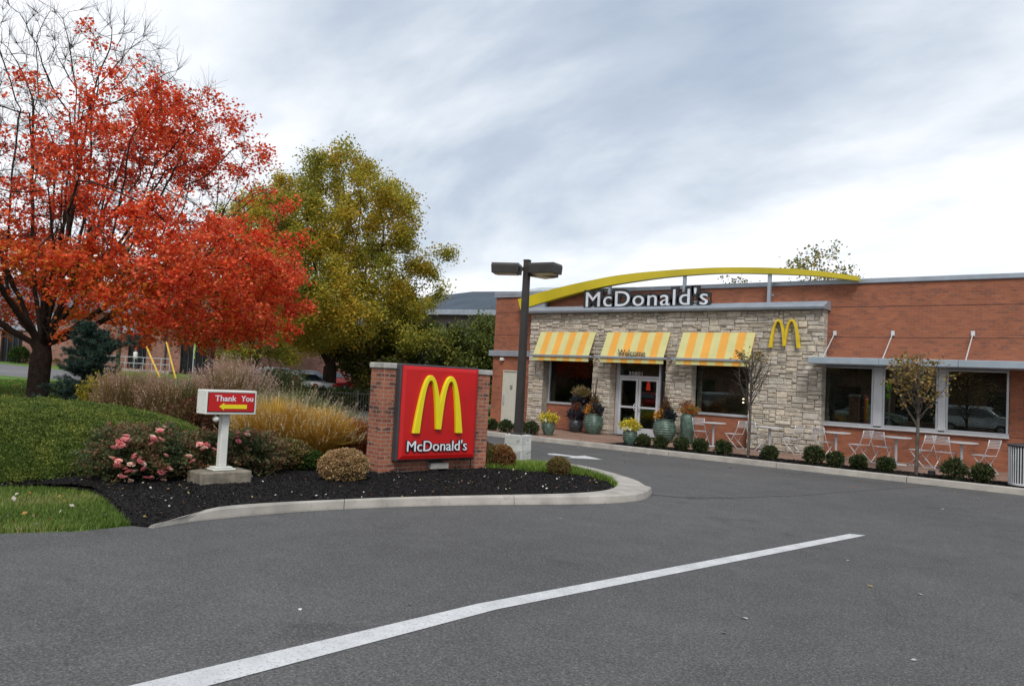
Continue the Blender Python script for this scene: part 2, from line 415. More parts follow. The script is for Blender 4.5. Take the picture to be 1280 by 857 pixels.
cb = N(nt, 'CombineXYZ'); nt.links.new(cx, cb.inputs[0]); nt.links.new(cy, cb.inputs[1])
mp = N(nt, 'Mapping'); nt.links.new(cb.outputs[0], mp.inputs[0]); mp.inputs['Rotation'].default_value = (0, 0, R(35)); mp.inputs['Scale'].default_value = (.62, 1.0, 1); mp.inputs['Location'].default_value = (3.1, 1.7, 0)
n1 = N(nt, 'TexNoise'); n1.inputs['Scale'].default_value = 1.5; n1.inputs['Detail'].default_value = 7; n1.inputs['Roughness'].default_value = .52; n1.inputs['Distortion'].default_value = .35
n2 = N(nt, 'TexNoise'); n2.inputs['Scale'].default_value = 4.2; n2.inputs['Detail'].default_value = 6; n2.inputs['Roughness'].default_value = .55
nt.links.new(mp.outputs[0], n1.inputs['Vector']); nt.links.new(mp.outputs[0], n2.inputs['Vector'])
nn = mth('ADD', mth('MULTIPLY', n1.outputs[0], .80), mth('MULTIPLY', n2.outputs[0], .20))
lift = N(nt, 'MapRange'); nt.links.new(zc, lift.inputs[0]); lift.inputs[1].default_value = .12; lift.inputs[2].default_value = .46; lift.inputs[3].default_value = .15; lift.inputs[4].default_value = -.032
nn = mth('ADD', nn, lift.outputs[0])
# the cloud bank is heavier toward the right
nn = mth('ADD', nn, mth('MULTIPLY', mth('ADD', mth('MULTIPLY', sp.outputs[0], -.788), mth('MULTIPLY', sp.outputs[1], -.616)), .13))
cloud = ramp(nt, nn, [(.34, (2.6, 3.15, 4.0)), (.45, (3.7, 4.2, 4.9)), (.54, (5.3, 5.65, 6.1)), (.64, (7.2, 7.3, 7.5))])
o = mixc(nt, .93, sky.outputs[0], cloud)
nt.links.new(o, bg.inputs[0])
ld = bpy.data.lights.new('sun', 'SUN'); ld.energy = 1.5; ld.angle = R(18); ld.color = (1, .96, .90)
sun = bpy.data.objects.new('sun', ld); COL.objects.link(sun)
# sky sun_rotation is measured clockwise from +Y
sd = Vector((math.sin(R(SUN_AZ))*math.cos(R(SUN_EL)), math.cos(R(SUN_AZ))*math.cos(R(SUN_EL)), math.sin(R(SUN_EL))))
sun.rotation_euler = sd.to_track_quat('Z', 'Y').to_euler()
scene.view_settings.view_transform = 'Standard'; scene.view_settings.look = 'None'
scene.view_settings.exposure = 0.66; scene.view_settings.gamma = 1.0

# ------------------------------------------------------------------ ground
def sheet(name, poly, off, mat, step=None, kind='structure'):
    """flat sheet following the terrain ramp: polygon clipped in strips along X"""
    xs = [p[0] for p in poly]; cuts = [-28-1e-6, -76.15]
    def clip(pl, x, keep):
        o2 = []
        for i in range(len(pl)):
            a, b2 = pl[i], pl[(i+1) % len(pl)]
            ia, ib = (a[0]-x)*keep >= 0, (b2[0]-x)*keep >= 0
            if ia: o2.append(a)
            if ia != ib:
                t = (x-a[0])/(b2[0]-a[0]); o2.append((x, a[1]+t*(b2[1]-a[1])))
        return o2
    mb = MB()
    for lo, hi in ((-28, 1e9), (-76.15, -28), (-1e9, -76.15)):
        pl = clip(clip(poly, lo, 1), hi, -1)
        if len(pl) > 2:
            i = len(mb.v); mb.v += [(p[0], p[1], terr(p[0])+off) for p in pl]; mb.f.append(tuple(range(i, i+len(pl))))
    ob = mb.build(name, mat, fix=False)
    # make every face look up
    me = ob.data
    for p in me.polygons:
        if p.normal.z < 0: p.flip()
    tagit(ob, kind=kind); return ob
sheet('ground', [(-900, -900), (900, -900), (900, 900), (-900, 900)], 0, M['lawn'])
g0 = G(0, 667); g1 = G(100, 664); g2 = G(172, 657)
sheet('parking_lot', [(60, -70), (60, 19.75), (-20.8, 19.75), (-21.2, 24.3), (-33, 35), (-40, 35), (-36, 15.4), (-12, 15.0), (-8.6, 10), (g2.x-.02, g2.y), (g1.x, g1.y), (g0.x, g0.y), (-9.3, 1), (-9.4, -70)], .004, M['asphalt'])
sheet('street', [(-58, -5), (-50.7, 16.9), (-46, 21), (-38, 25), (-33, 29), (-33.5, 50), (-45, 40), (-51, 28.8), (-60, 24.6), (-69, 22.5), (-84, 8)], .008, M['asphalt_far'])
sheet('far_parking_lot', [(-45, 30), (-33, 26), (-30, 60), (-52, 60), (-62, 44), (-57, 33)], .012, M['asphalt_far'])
# painted line and arrow
def paint(name, pts, off=.009):
    ob = sheet(name, [(p.x, p.y) for p in pts], off, M['paint']); return ob
paint('lane_line', [G(150, 861), G(250, 861), G(620, 762.5), G(1082, 669.5), G(1062, 667.5), G(596, 755.5)])
q = lambda x, y: G(600+x/5.042, 430+y/5.042)
paint('direction_arrow', [q(425, 690), q(470, 690), q(605, 707), q(660, 703), q(772, 729), q(552, 717), q(580, 711), q(430, 697)])
q = lambda x, y: GT(220+x/4.923, 400+y/4.923)
for k, pl in enumerate([[q(935, 600), q(1190, 625), q(1190, 632), q(935, 606)], [q(1060, 612), q(1130, 596), q(1150, 598), q(1085, 614)], [q(1140, 618), q(1190, 603), q(1190, 609), q(1165, 620)]]):
    paint('hatch_line', pl, .016)
mb = MB()   # asphalt crack
cp = [G(x, y) for x, y in ((800, 617), (860, 622.5), (930, 622), (1000, 619.5), (1050, 615.5), (1110, 611), (1165, 607.5), (1200, 605))]
pts = []
for a, b2 in zip(cp[:-1], cp[1:]):
    for k in range(14):
        p = a.lerp(b2, k/14); pts.append(p+Vector((random.uniform(-.02, .02), random.uniform(-.03, .03), 0)))
for a, b2 in zip(pts[:-1], pts[1:]):
    mb.quad((a.x, a.y-.022, .008), (b2.x, b2.y-.022, .008), (b2.x, b2.y+.022, .008), (a.x, a.y+.022, .008))
tagit(mb.build('asphalt_crack', simple('crack_sealer', (.03, .03, .03), .7), fix=False), kind='structure')

def smooth_line(P, n=6, closed=False):
    P = [Vector((p[0], p[1], 0)) for p in P]; o2 = []
    for i in range(len(P)-1):
        p0 = P[max(i-1, 0)]; p1 = P[i]; p2 = P[i+1]; p3 = P[min(i+2, len(P)-1)]
        for k in range(n):
            t = k/n
            o2.append(.5*((2*p1)+(p2-p0)*t+(2*p0-5*p1+4*p2-p3)*t*t+(3*p1-p0-3*p2+p3)*t**3))
    o2.append(P[-1]); return o2
# island kerb: outer foot line and inner top line, read off the ground plane
outer = [(185, 659.5), (250, 651), (320, 644), (400, 638), (500, 633.5), (600, 631.2), (700, 630.5), (765, 629), (803, 625), (815, 617)]
oP = [G(x, y) for x, y in outer]
oP += [G(x, y, .13) for x, y in ((811, 607.5), (798, 600), (778, 593.5), (752, 586.5), (720, 580), (683, 576), (640, 571.5))]
inner = [(168, 649.5), (225, 640.5), (280, 632.5), (330, 628.5), (400, 625), (500, 621), (600, 618.7), (700, 616.7), (745, 614), (766, 610), (771, 605), (764, 599.5), (744, 592.5), (716, 585.5), (683, 580.5), (640, 576)]
iP = [G(x, y, .13) for x, y in inner]
oP += [Vector((-20, 15.3, 0)), Vector((-30, 15.6, 0)), Vector((-36, 16, 0))]
iP += [Vector((-20, 15.12, 0)), Vector((-30, 15.42, 0)), Vector((-36, 15.8, 0))]
oS = smooth_line(oP, 8); iS = smooth_line(iP, 8)
def resample(P, n):
    d = [0]
    for a, b2 in zip(P[:-1], P[1:]): d.append(d[-1]+(b2-a).length)
    o2 = []; k = 0
    for i in range(n):
        t = d[-1]*i/(n-1)
        while k < len(P)-2 and d[k+1] < t: k += 1
        f = (t-d[k])/max(d[k+1]-d[k], 1e-9); o2.append(P[k].lerp(P[k+1], min(1, f)))
    return o2
NS = 260
oS = resample(oS, NS)
# match every outer sample with the nearest inner sample ahead
iD = resample(iS, 900); j = 0; iM = []
for p in oS:
    best = min(range(j, min(j+60, 900)), key=lambda q2: (iD[q2]-p).length); j = best; iM.append(iD[best])
iM[-1] = iD[-1]
mb = MB(); rings = []
for k, (a, b2) in enumerate(zip(oS, iM)):
    h = .13 if a.x < -9.6 else .035+.095*min(1, max(0, (a.y-4.4)/.9))
    nin = (b2-a).normalized()
    o1 = a+nin*.015; o2 = a+nin*.04
    rings.append([(a.x, a.y, -.05), (a.x, a.y, h*.2), (o1.x, o1.y, h-.02), (o2.x, o2.y, h), (b2.x, b2.y, h+.002), (b2.x, b2.y, -.05)])
for k in range(0, NS-1, 17):
    sg = [list(q_) for q_ in rings[k:k+18]]
    if len(sg) > 1:
        if k: sg[0] = [tuple(a_+(b_-a_)*.06 for a_, b_ in zip(p_, q_)) for p_, q_ in zip(sg[0], sg[1])]
        mb.loft(sg, True)
ik = mb.build('island_kerb', M['kerb']); tagit(ik, kind='structure')
# mulch bed: fills the island behind the kerb, slightly crowned and lumpy
inn = [(p.x, p.y) for p in iM]
left_edge = [G(x, y, .05) for x, y in ((163, 651.5), (152, 641), (140, 630), (128, 620), (114, 613), (90, 609), (50, 607), (0, 606.5))]
poly = inn + [(-36, 4), (-16, 4.3)] + [(p.x, p.y) for p in reversed(left_edge)]
def inside(poly, X, Y):
    c = np.zeros(len(X), bool); n = len(poly)
    for i in range(n):
        x1, y1 = poly[i]; x2, y2 = poly[(i+1) % n]
        if y1 == y2: continue
        t = ((y1 > Y) != (y2 > Y)) & (X < (x2-x1)*(Y-y1)/(y2-y1)+x1); c ^= t
    return c
def dist_poly(poly, X, Y):
    d = np.full(len(X), 1e9); n = len(poly)
    for i in range(n):
        a = np.array(poly[i]); b2 = np.array(poly[(i+1) % n]); ab = b2-a; L2 = (ab**2).sum()+1e-12
        t = (((X-a[0])*ab[0]+(Y-a[1])*ab[1])/L2).clip(0, 1)
        d = np.minimum(d, np.hypot(X-(a[0]+t*ab[0]), Y-(a[1]+t*ab[1])))
    return d
def bed_z(X, Y):
    X = np.atleast_1d(np.asarray(X, float)); Y = np.atleast_1d(np.asarray(Y, float))
    d = dist_poly(poly, X, Y); P3 = np.stack([X, Y, X*0], 1)
    edge_h = np.where(X < -9.6, np.clip(.03+.09*(Y-4.2)/1.0, .03, .11), .018+.10*np.clip((Y-4.4)/.9, 0, 1))
    return edge_h+.025*np.minimum(d/.8, 1)+(.035*vnoise(P3, 3.0, 5)+.025*vnoise(P3, 9, 6)+.035*vnoise(P3, 26, 8)-.02)*np.minimum(d/.15, 1)
def field_mesh(name, poly, x0, x1, y0, y1, st, zf, mat, kind='structure'):
    nx = int((x1-x0)/st)+1; ny = int((y1-y0)/st)+1
    gx, gy = np.meshgrid(np.linspace(x0, x1, nx), np.linspace(y0, y1, ny)); X = gx.ravel(); Y = gy.ravel()
    Z = zf(X, Y); keep = inside(poly, X, Y).reshape(ny, nx)
    q4 = keep[:-1, :-1] & keep[1:, :-1] & keep[:-1, 1:] & keep[1:, 1:]
    ii, jj = np.nonzero(q4); a = ii*nx+jj; idx = np.stack([a, a+1, a+nx+1, a+nx], 1)
    return tagit(npmesh(name, np.stack([X, Y, Z], 1), 4, mat, None, smooth=False, idx=idx), kind=kind)
field_mesh('mulch_bed', poly, -15.5, -6.3, 3.9, 15.6, .045, bed_z, M['mulch'])
ml = [p for p in poly]
mb = MB(); mb.v = [(p[0], p[1], .015+.07*min(1, max(0, (p[1]-4.4)/.9))) for p in poly]; mb.f = [tuple(range(len(poly)))]
mo = mb.build('mulch_base', M['mulch'], fix=False); tagit(mo, kind='structure')
for p in mo.data.polygons:
    if p.normal.z < 0: p.flip()
def bz(x, y): return float(bed_z(x, y)[0])
# mulch chips
rs = np.random.RandomState(3)
X = rs.uniform(-14, -6.3, 170000); Y = rs.uniform(4, 15, 170000); k = inside(poly, X, Y) & (Y < 13.6); X = X[k]; Y = Y[k]
C = np.stack([X, Y, bed_z(X, Y)+.008], 1)
V = leaf_quads(C, .034, rs, aspect=.3, up=.35)
tagit(npmesh('mulch_chips', V, 4, M['needle'], None, rep4(palette(len(C), [(.008, .007, .007), (.02, .017, .016), (.05, .043, .04)], [5, 3, 1.2], rs))), kind='stuff')
# fallen petals and leaves on mulch, grass and asphalt
X = rs.uniform(-13, -6.4, 1900); Y = rs.uniform(4, 14.5, 1900); k = inside(poly, X, Y) & (rs.rand(1900) < .10+.36*(vnoise(np.stack([X, Y, X*0], 1), .8, 44) > .55)); X = X[k]; Y = Y[k]
C = np.stack([X, Y, bed_z(X, Y)+.022], 1)
LA = [leaf_quads(C, .036, rs, up=1.2)]
lc = [palette(len(C), [(.75, .73, .68), (.45, .34, .10), (.40, .12, .05), (.25, .15, .08)], [4, 1, 1.3, 2], rs)]
X = rs.uniform(-16, 2, 70); Y = 19.5-np.abs(rs.normal(size=70))*1.0; C = np.stack([X, Y, X*0+.02], 1)
LA.append(leaf_quads(C, .055, rs, up=2)); lc.append(palette(70, [(.35, .10, .04), (.3, .16, .06), (.6, .58, .5)], [3, 2, 1], rs))
C = np.array([list(G(x, y, .014)) for x, y in ((375, 761), (931, 772), (1142, 824), (1178, 636), (1150, 641), (1222, 622), (884, 585), (512, 755), (1060, 700), (1088, 732), (905, 790), (1150, 742), (700, 600+48))])
LA.append(leaf_quads(C, .06, rs, up=3)); lc.append(palette(len(C), [(.7, .7, .66), (.5, .32, .12)], [2, 1], rs))
X = rs.uniform(-14, -9, 60); Y = rs.uniform(3, 4.4, 60); C = np.stack([X, Y, X*0+.06], 1)
LA.append(leaf_quads(C, .06, rs, up=1)); lc.append(palette(60, [(.35, .18, .05), (.6, .55, .45), (.45, .10, .03)], [3, 2, 1], rs))
X = rs.uniform(-46, -24, 1500); Y = rs.uniform(-2, 22, 1500); C = np.stack([X, Y, np.array([terr(x) for x in X])+.05], 1)
LA.append(leaf_quads(C, .13, rs, up=1.5)); lc.append(palette(1500, [(.40, .12, .03), (.35, .2, .06), (.5, .2, .04)], [3, 2, 2], rs))
tagit(npmesh('fallen_leaves', np.concatenate(LA), 4, M['petal'], None, rep4(np.concatenate(lc))), kind='stuff')

# grass: real blades on the near lawn and on the strip behind the kerb
def blades(X, Y, Z, h, wd, rs, cols, wts, name, lean=.35, mat=None):
    n = len(X); az = rs.rand(n)*6.283; hh = h*(.6+.8*rs.rand(n)); ln = lean*hh*rs.rand(n)
    B = np.stack([X, Y, Z], 1); sd2 = np.stack([np.cos(az+1.57), np.sin(az+1.57), az*0], 1)*wd/2; dr = np.stack([np.cos(az), np.sin(az), az*0], 1)
    T = B+dr*ln[:, None]+np.array([0, 0, 1])*hh[:, None]
    V = np.stack([B-sd2, B+sd2, T], 1).reshape(-1, 3)
    c = palette(n, cols, wts, rs, .18, B, 1.2)
    return tagit(npmesh(name, V, 3, mat or M['grassblade'], None, np.repeat(c, 3, axis=0)), kind='stuff')
rs = np.random.RandomState(11)
n = 150000; X = rs.uniform(-16, -8.6, n); Y = rs.uniform(1.5, 5.4, n)
lawn = [(g2.x-.03, g2.y), (g1.x-.02, g1.y), (g0.x-.02, g0.y), (-9.35, 1), (-16, 1), (-16, 4.3)] + [(p.x, p.y) for p in reversed(left_edge)]
k = inside(lawn, X, Y); X = X[k]; Y = Y[k]
blades(X, Y, X*0, .058, .010, rs, [(.075, .13, .015), (.13, .20, .03), (.20, .26, .055), (.30, .26, .10)], [3, 4, 3, 1.0], 'lawn_grass', lean=1.3)
strip_in = [G(x, y, .14) for x, y in ((770, 608), (757, 603), (735, 597), (705, 593.5), (665, 591), (640, 589), (608, 588))]
gp = [(p.x, p.y) for p in strip_in] + [(-12.6, 13.6), (-12.6, 15)] + [(p.x, p.y) for p in reversed([Vector((v.x, v.y, 0)) for v in iP[10:16]])]
n = 110000; X = rs.uniform(-13, -6, n); Y = rs.uniform(10, 15.5, n); k = inside(gp, X, Y); X = X[k]; Y = Y[k]
blades(X, Y, bed_z(X, Y)-.01, .09, .014, rs, [(.08, .14, .014), (.14, .23, .025), (.22, .30, .05)], [3, 4, 3], 'verge_grass', lean=.9)
n = 120000; X = rs.uniform(-46, -18, n); Y = rs.uniform(-4, 20, n); k = inside([(-19, 4), (-22, -4), (-52, -4), (-49, 16), (-45, 20), (-24, 12), (-19, 9)], X, Y); X = X[k]; Y = Y[k]
blades(X, Y, np.array([terr(x) for x in X]), .09, .035, rs, [(.05, .12, .012), (.09, .19, .025), (.15, .24, .05), (.24, .2, .09)], [3, 4, 3, 1.2], 'far_lawn_grass')

# ------------------------------------------------------------------ pavement in front of the restaurant
mb = MB(); mb.box(-22, 30, 21.3, 24.6, -.05, .13); tagit(mb.build('pavement', M['paving']), kind='structure')
mb = MB(); mb.box(-13.4-8.6, -12.3, 19.95, 21.3, -.05, .13); tagit(mb.build('pavement', M['paving']), kind='structure')
mb = MB(); mb.box(-12.3, 30, 19.9, 21.3, -.05, .115); tagit(mb.build('planting_strip', M['mulch']), kind='structure')
mb = MB()
xk = -22.0
while xk < 30:
    L = 3.0; mb.bbox(xk, xk+L-.012, 19.76, 19.95, -.05, .14, .012); xk += L
tagit(mb.build('kerb', M['kerb']), kind='structure')
X = rs.uniform(-12.2, 2, 9000); Y = rs.uniform(19.98, 21.25, 9000); C = np.stack([X, Y, X*0+.125], 1)
tagit(npmesh('strip_mulch_chips', leaf_quads(C, .07, rs, aspect=.4, up=.5), 4, M['needle'], None, rep4(palette(9000, [(.012, .01, .009), (.035, .026, .022)], [3, 1], rs))), kind='stuff')

# ------------------------------------------------------------------ lettering and emblem helpers
def text_geo(body, offset=0.0, extrude=.05, bevel=0.0, spacing=1.0):
    c = bpy.data.curves.new('t', 'FONT'); c.body = body; c.offset = offset; c.extrude = extrude; c.bevel_depth = bevel; c.bevel_resolution = 1
    c.space_character = spacing; c.resolution_u = 4; c.size = 1
    o = bpy.data.objects.new('t', c); COL.objects.link(o)
    bpy.context.view_layer.update()
    me = bpy.data.meshes.new_from_object(o.evaluated_get(bpy.context.evaluated_depsgraph_get()))
    V = [tuple(v.co) for v in me.vertices]; Fc = [tuple(p.vertices) for p in me.polygons]
    bpy.data.objects.remove(o); bpy.data.curves.remove(c); bpy.data.meshes.remove(me)
    return V, Fc
def lettering(body, x0, x1, z0, z1, yf, yb, off=0.03, grow=0.0, spacing=1.0, ref=None):
    """raised letters filling x0..x1 / z0..z1 (local XZ plane), front at yf, back at yb"""
    V0, _ = text_geo(body, off, .05, 0, spacing)
    ax0 = min(v[0] for v in V0); ax1 = max(v[0] for v in V0); az0 = min(v[1] for v in V0); az1 = max(v[1] for v in V0)
    V, Fc = (V0, _) if not grow else text_geo(body, off+grow, .05, 0, spacing)
    sx = (x1-x0)/(ax1-ax0); sz = (z1-z0)/(az1-az0)
    mb = MB(); mb.f = Fc
    mb.v = [(x0+(v[0]-ax0)*sx, (yf if v[2] > 0 else yb), z0+(v[1]-az0)*sz) for v in V]
    return mb
def arch_shape(cx, z0, c, ao, ai, Ho, Hi, yf, yb, p=2.3, slant=0.0, rise=.0, n=40):
    """the paired tall arches, as two solid bent bars sharing the middle leg"""
    mb = MB()
    for sgn in (-1, 1):
        rings = []
        for k in range(n+1):
            t = -1+2*k/n; s2 = math.copysign(1-(1-abs(t))**1.8, t)  # dense near the feet
            xo = s2*ao; zo = Ho*(1-abs(s2)**p); xi = s2*ai; zi = Hi*(1-abs(s2)**(p*1.05))
            innerside = (sgn == -1 and s2 > 0) or (sgn == 1 and s2 < 0)
            X = cx+sgn*c
            XO = X+xo; XI = X+xi
            if sgn == -1: XO = min(XO, cx)
            else: XO = max(XO, cx)
            lift = rise if innerside else 0
            zo = max(zo, lift); zi = max(zi, lift)
            mo = ((XO+XI)/2, (zo+zi)/2)
            # bevelled bar section
            fx = lambda a, m2, f: a+(m2-a)*f
            rings.append([(XO, yb, z0+zo), (XO, yf+.015, z0+zo), (fx(XO, mo[0], .18), yf, z0+fx(zo, mo[1], .18)), (fx(XI, mo[0], .18), yf, z0+fx(zi, mo[1], .18)), (XI, yf+.015, z0+zi), (XI, yb, z0+zi)])
        mb.loft(rings, True)
    return mb

# ------------------------------------------------------------------ the restaurant
YS, YB = 23.9, 24.3
B = thing('restaurant_building', 'single storey red brick restaurant with pale stone front, striped awnings and a yellow roof beam', 'restaurant', (-13, 24.3, .13))
def wall_boxes(mb, x0, x1, z0, z1, y0, y1, holes):
    xs = sorted({x0, x1, *[h[0] for h in holes], *[h[1] for h in holes]}); zs = sorted({z0, z1, *[h[2] for h in holes], *[h[3] for h in holes]})
    xs = [x for x in xs if x0 <= x <= x1]; zs = [z for z in zs if z0 <= z <= z1]
    for i in range(len(xs)-1):
        run = None
        for j in range(len(zs)-1):
            cx, cz = (xs[i]+xs[i+1])/2, (zs[j]+zs[j+1])/2
            solid = not any(h[0] < cx < h[1] and h[2] < cz < h[3] for h in holes)
            if solid and run is None: run = zs[j]
            if (not solid or j == len(zs)-2) and run is not None:
                mb.box(xs[i], xs[i+1], y0, y1, run, zs[j+1] if solid else zs[j]); run = None
holes = [(-19.69, -18.95, .13, 2.25), (-17.47, -15.15, 1.08, 2.80), (-14.47, -12.30, .13, 2.80), (-11.60, -9.35, 1.08, 2.80), (-7.27, -2.51, 1.05, 2.80)]
mb = MB(); wall_boxes(mb, -20.25, 30, .05, 5.24, YB, YB+.32, holes)
mb.box(-20.25, -19.93, YB+.32, 40, .05, 5.24); mb.box(-19.93, 30, 39.7, 40, .05, 5.24); mb.box(29.7, 30, YB+.32, 39.7, .05, 5.24)
mb.build('brick_wall', M['brick'], B, world=True)
mb = MB(); mb.box(-19.93, 29.7, YB+.32, 39.7, 4.6, 4.8); mb.build('flat_roof', simple('roof_membrane', (.3, .3, .3)), B, world=True)
mb = MB(); mb.bbox(-20.32, 30.05, YB-.06, YB+.38, 5.243, 5.385, .015); mb.bbox(-20.32, -19.88, YB+.383, 40.05, 5.243, 5.385, .015); mb.bbox(-19.877, 30.05, 39.66, 40.05, 5.243, 5.385, .015)
mb.bbox(-20.32, -16.6, YB-.065, YB-.002, 5.16, 5.24, .01)
mb.build('parapet_coping', M['coping'], B, world=True)
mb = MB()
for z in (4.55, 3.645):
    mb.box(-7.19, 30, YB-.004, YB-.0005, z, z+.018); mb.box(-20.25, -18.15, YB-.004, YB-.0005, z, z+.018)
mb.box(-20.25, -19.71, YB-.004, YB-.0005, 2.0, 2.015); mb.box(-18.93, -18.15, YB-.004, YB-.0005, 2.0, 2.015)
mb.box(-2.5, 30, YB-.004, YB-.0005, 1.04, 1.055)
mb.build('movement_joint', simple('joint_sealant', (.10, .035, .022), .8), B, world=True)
mb = MB(); mb.bbox(-20.42, -18.14, YB-.12, YB-.002, 2.80, 3.03, .012); mb.build('metal_band', M['coping'], B, world=True)
# ashlar facing, block by block
sh = [(-17.44, -15.25, .13, 2.95), (-14.51, -12.30, .13, 2.95), (-11.38, -9.40, .13, 2.95)]
mb = MB(); wall_boxes(mb, -18.14+.012, -7.2-.012, .05, 4.45, YS+.045, YB-.003, [(a-.012, b2+.012, c, d+.012) for a, b2, c, d in sh])
mb.build('stone_backing', M['mortar'], B, world=True)
NC, NR = 162, 64
cw = (18.14-7.2)/NC; ch = (4.45-.13)/NR
occ = np.zeros((NR, NC), bool)
for a, b2, c, d in sh:
    occ[:int(round((d-.13)/ch)), int(round((a+18.14)/cw)):int(round((b2+18.14)/cw))] = True
mb = MB(); mb.c = []; rr = random.Random(5)
tones = [(.48, .415, .33), (.53, .475, .39), (.44, .385, .31), (.58, .53, .46), (.38, .33, .265), (.52, .45, .36), (.54, .45, .335), (.47, .43, .375)]
edges = {0, NC} | {int(round((a+18.14)/cw)) for a, b2, c, d in sh} | {int(round((b2+18.14)/cw)) for a, b2, c, d in sh}
for r in range(NR):
    for c in range(NC):
        if occ[r, c]: continue
        hh = rr.choice([1, 1, 1, 2, 2, 2, 2, 3]); ww = {1: rr.choice([3, 4, 5, 6, 7]), 2: rr.choice([3, 4, 5, 5, 6, 7]), 3: rr.choice([4, 5, 6, 7])}[hh]
        ww2 = 0
        while ww2 < ww and c+ww2 < NC and not occ[r, c+ww2]: ww2 += 1
        if c+ww2+1 < NC and not occ[r, c+ww2]: 
            k = 0
            while c+ww2+k < NC and not occ[r, c+ww2+k] and k < 3: k += 1
            if c+ww2+k >= NC or occ[r, c+ww2+k]:
                if k <= 1: ww2 += k
        h2 = 1
        while h2 < hh and r+h2 < NR and not occ[r+h2, c:c+ww2].any(): h2 += 1
        occ[r:r+h2, c:c+ww2] = True
        g = .006; x0 = -18.14+c*cw+g; x1 = -18.14+(c+ww2)*cw-g; z0 = .13+r*ch+g; z1 = .13+(r+h2)*ch-g
        if c in edges: x0 -= g
        if c+ww2 in edges: x1 += g
        pr = rr.uniform(-.025, .025); yf = YS+pr; i0 = len(mb.v); j = lambda s=.006: rr.uniform(-s, s); e = .018
        ring0 = [(x0, YB-.006, z0), (x1, YB-.006, z0), (x1, YB-.006, z1), (x0, YB-.006, z1)]
        ring1 = [(x0+j(), yf+.02, z0+j()), (x1+j(), yf+.02, z0+j()), (x1+j(), yf+.02, z1+j()), (x0+j(), yf+.02, z1+j())]
        ring2 = [(x0+e+j(), yf+j(.01), z0+e), (x1-e+j(), yf+j(.01), z0+e), (x1-e+j(), yf+j(.01), z1-e), (x0+e+j(), yf+j(.01), z1-e)]
        mb.loft([ring0, ring1, ring2], True)
        t = rr.choice(tones); t = tuple(.55*a_+.45*b_ for a_, b_ in zip(t, (.52, .465, .385))); k = rr.uniform(.88, 1.12); mb.c += [(t[0]*k, t[1]*k, t[2]*k, 1)]*12
mb.build('stone_facing', M['stone'], B, world=True)
# soffits over the three stone openings
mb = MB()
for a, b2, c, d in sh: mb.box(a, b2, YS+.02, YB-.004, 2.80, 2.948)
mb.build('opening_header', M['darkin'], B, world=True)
# cornice
mb = MB(); pr = [(YS-.22, 4.453), (YB-.003, 4.453), (YB-.003, 4.73), (YS+.05, 4.71), (YS-.10, 4.60), (YS-.24, 4.585), (YS-.25, 4.52)]
mb.loft([[(x, y, z) for y, z in pr] for x in (-18.36, -7.12)], True)
mb.build('cornice', M['coping'], B, world=True, bevel=.008)
# dark room behind the glass
mb = MB(); mb.box(-19.9, 12, 31, 31.1, .1, 3.2); mb.box(-19.9, 12, YB+.33, 31, .05, .12); mb.box(-20, -19.9, YB+.33, 31, .12, 3.2)
mb.box(-8.2, -8.0, YB+.33, 31, .12, 3.2)
for k in range(9): mb.bbox(-18+k*2.1, -17.2+k*2.1, 26+.5*(k % 3), 26.7+.5*(k % 3), .12, .85+.3*(k % 2), .03)
mb.build('interior', M['warmin'], B, world=True)
mb = MB(); mb.box(-19.9, 12, YB+.33, 31, 3.2, 3.25); mb.build('interior_ceiling', M['darkin'], B, world=True)
def pane(x0, x1, z0, z1, y): return MB().box(x0, x1, y, y+.012, z0, z1)
def window(x0, x1, z0, z1, y, fw=.06, mat='alu', blinds=True):
    w0 = MB(); w0.bbox(x0, x0+fw, y-.03, y+.08, z0, z1, .008); w0.bbox(x1-fw, x1, y-.03, y+.08, z0, z1, .008)
    w0.bbox(x0+fw, x1-fw, y-.028, y+.078, z1-fw, z1, .008); w0.bbox(x0+fw, x1-fw, y-.028, y+.078, z0, z0+fw*.8, .008)
    w0.bbox(x0-.02, x1+.02, y-.075, y-.031, z0-.035, z0+.045, .008)
    wo = w0.build('window', M[mat], B, world=True)
    pane(x0+fw, x1-fw, z0+fw*.8, z1-fw, y+.02).build('pane', M['glass'], wo, world=True)
    if blinds:
        b3 = MB(); z = z0+fw
        while z < z1-fw-.02:
            b3.quad((x0+fw+.01, y+.10, z), (x1-fw-.01, y+.10, z), (x1-fw-.01, y+.125, z+.020), (x0+fw+.01, y+.125, z+.020)); z += .058
        b3.build('blind', M['blinds'], wo, world=True, fix=False)
    return wo
window(-17.46, -15.16, 1.09, 2.80, YB+.03)
window(-11.59, -9.36, 1.09, 2.80, YB+.03)
for a, b2 in ((-7.26, -5.85), (-5.60, -4.18), (-3.99, -2.52)): window(a, b2, 1.09, 2.79, YB-.01, .055)
mb = MB(); mb.bbox(-5.848, -5.602, YB-.055, YB+.07, 1.09, 2.79, .01); mb.bbox(-4.178, -3.992, YB-.055, YB+.07, 1.09, 2.79, .01)
mb.bbox(-7.30, -2.49, YB-.09, YB+.05, 1.0, 1.055, .01)
mb.build('window_mullion', M['silver'], B, world=True)
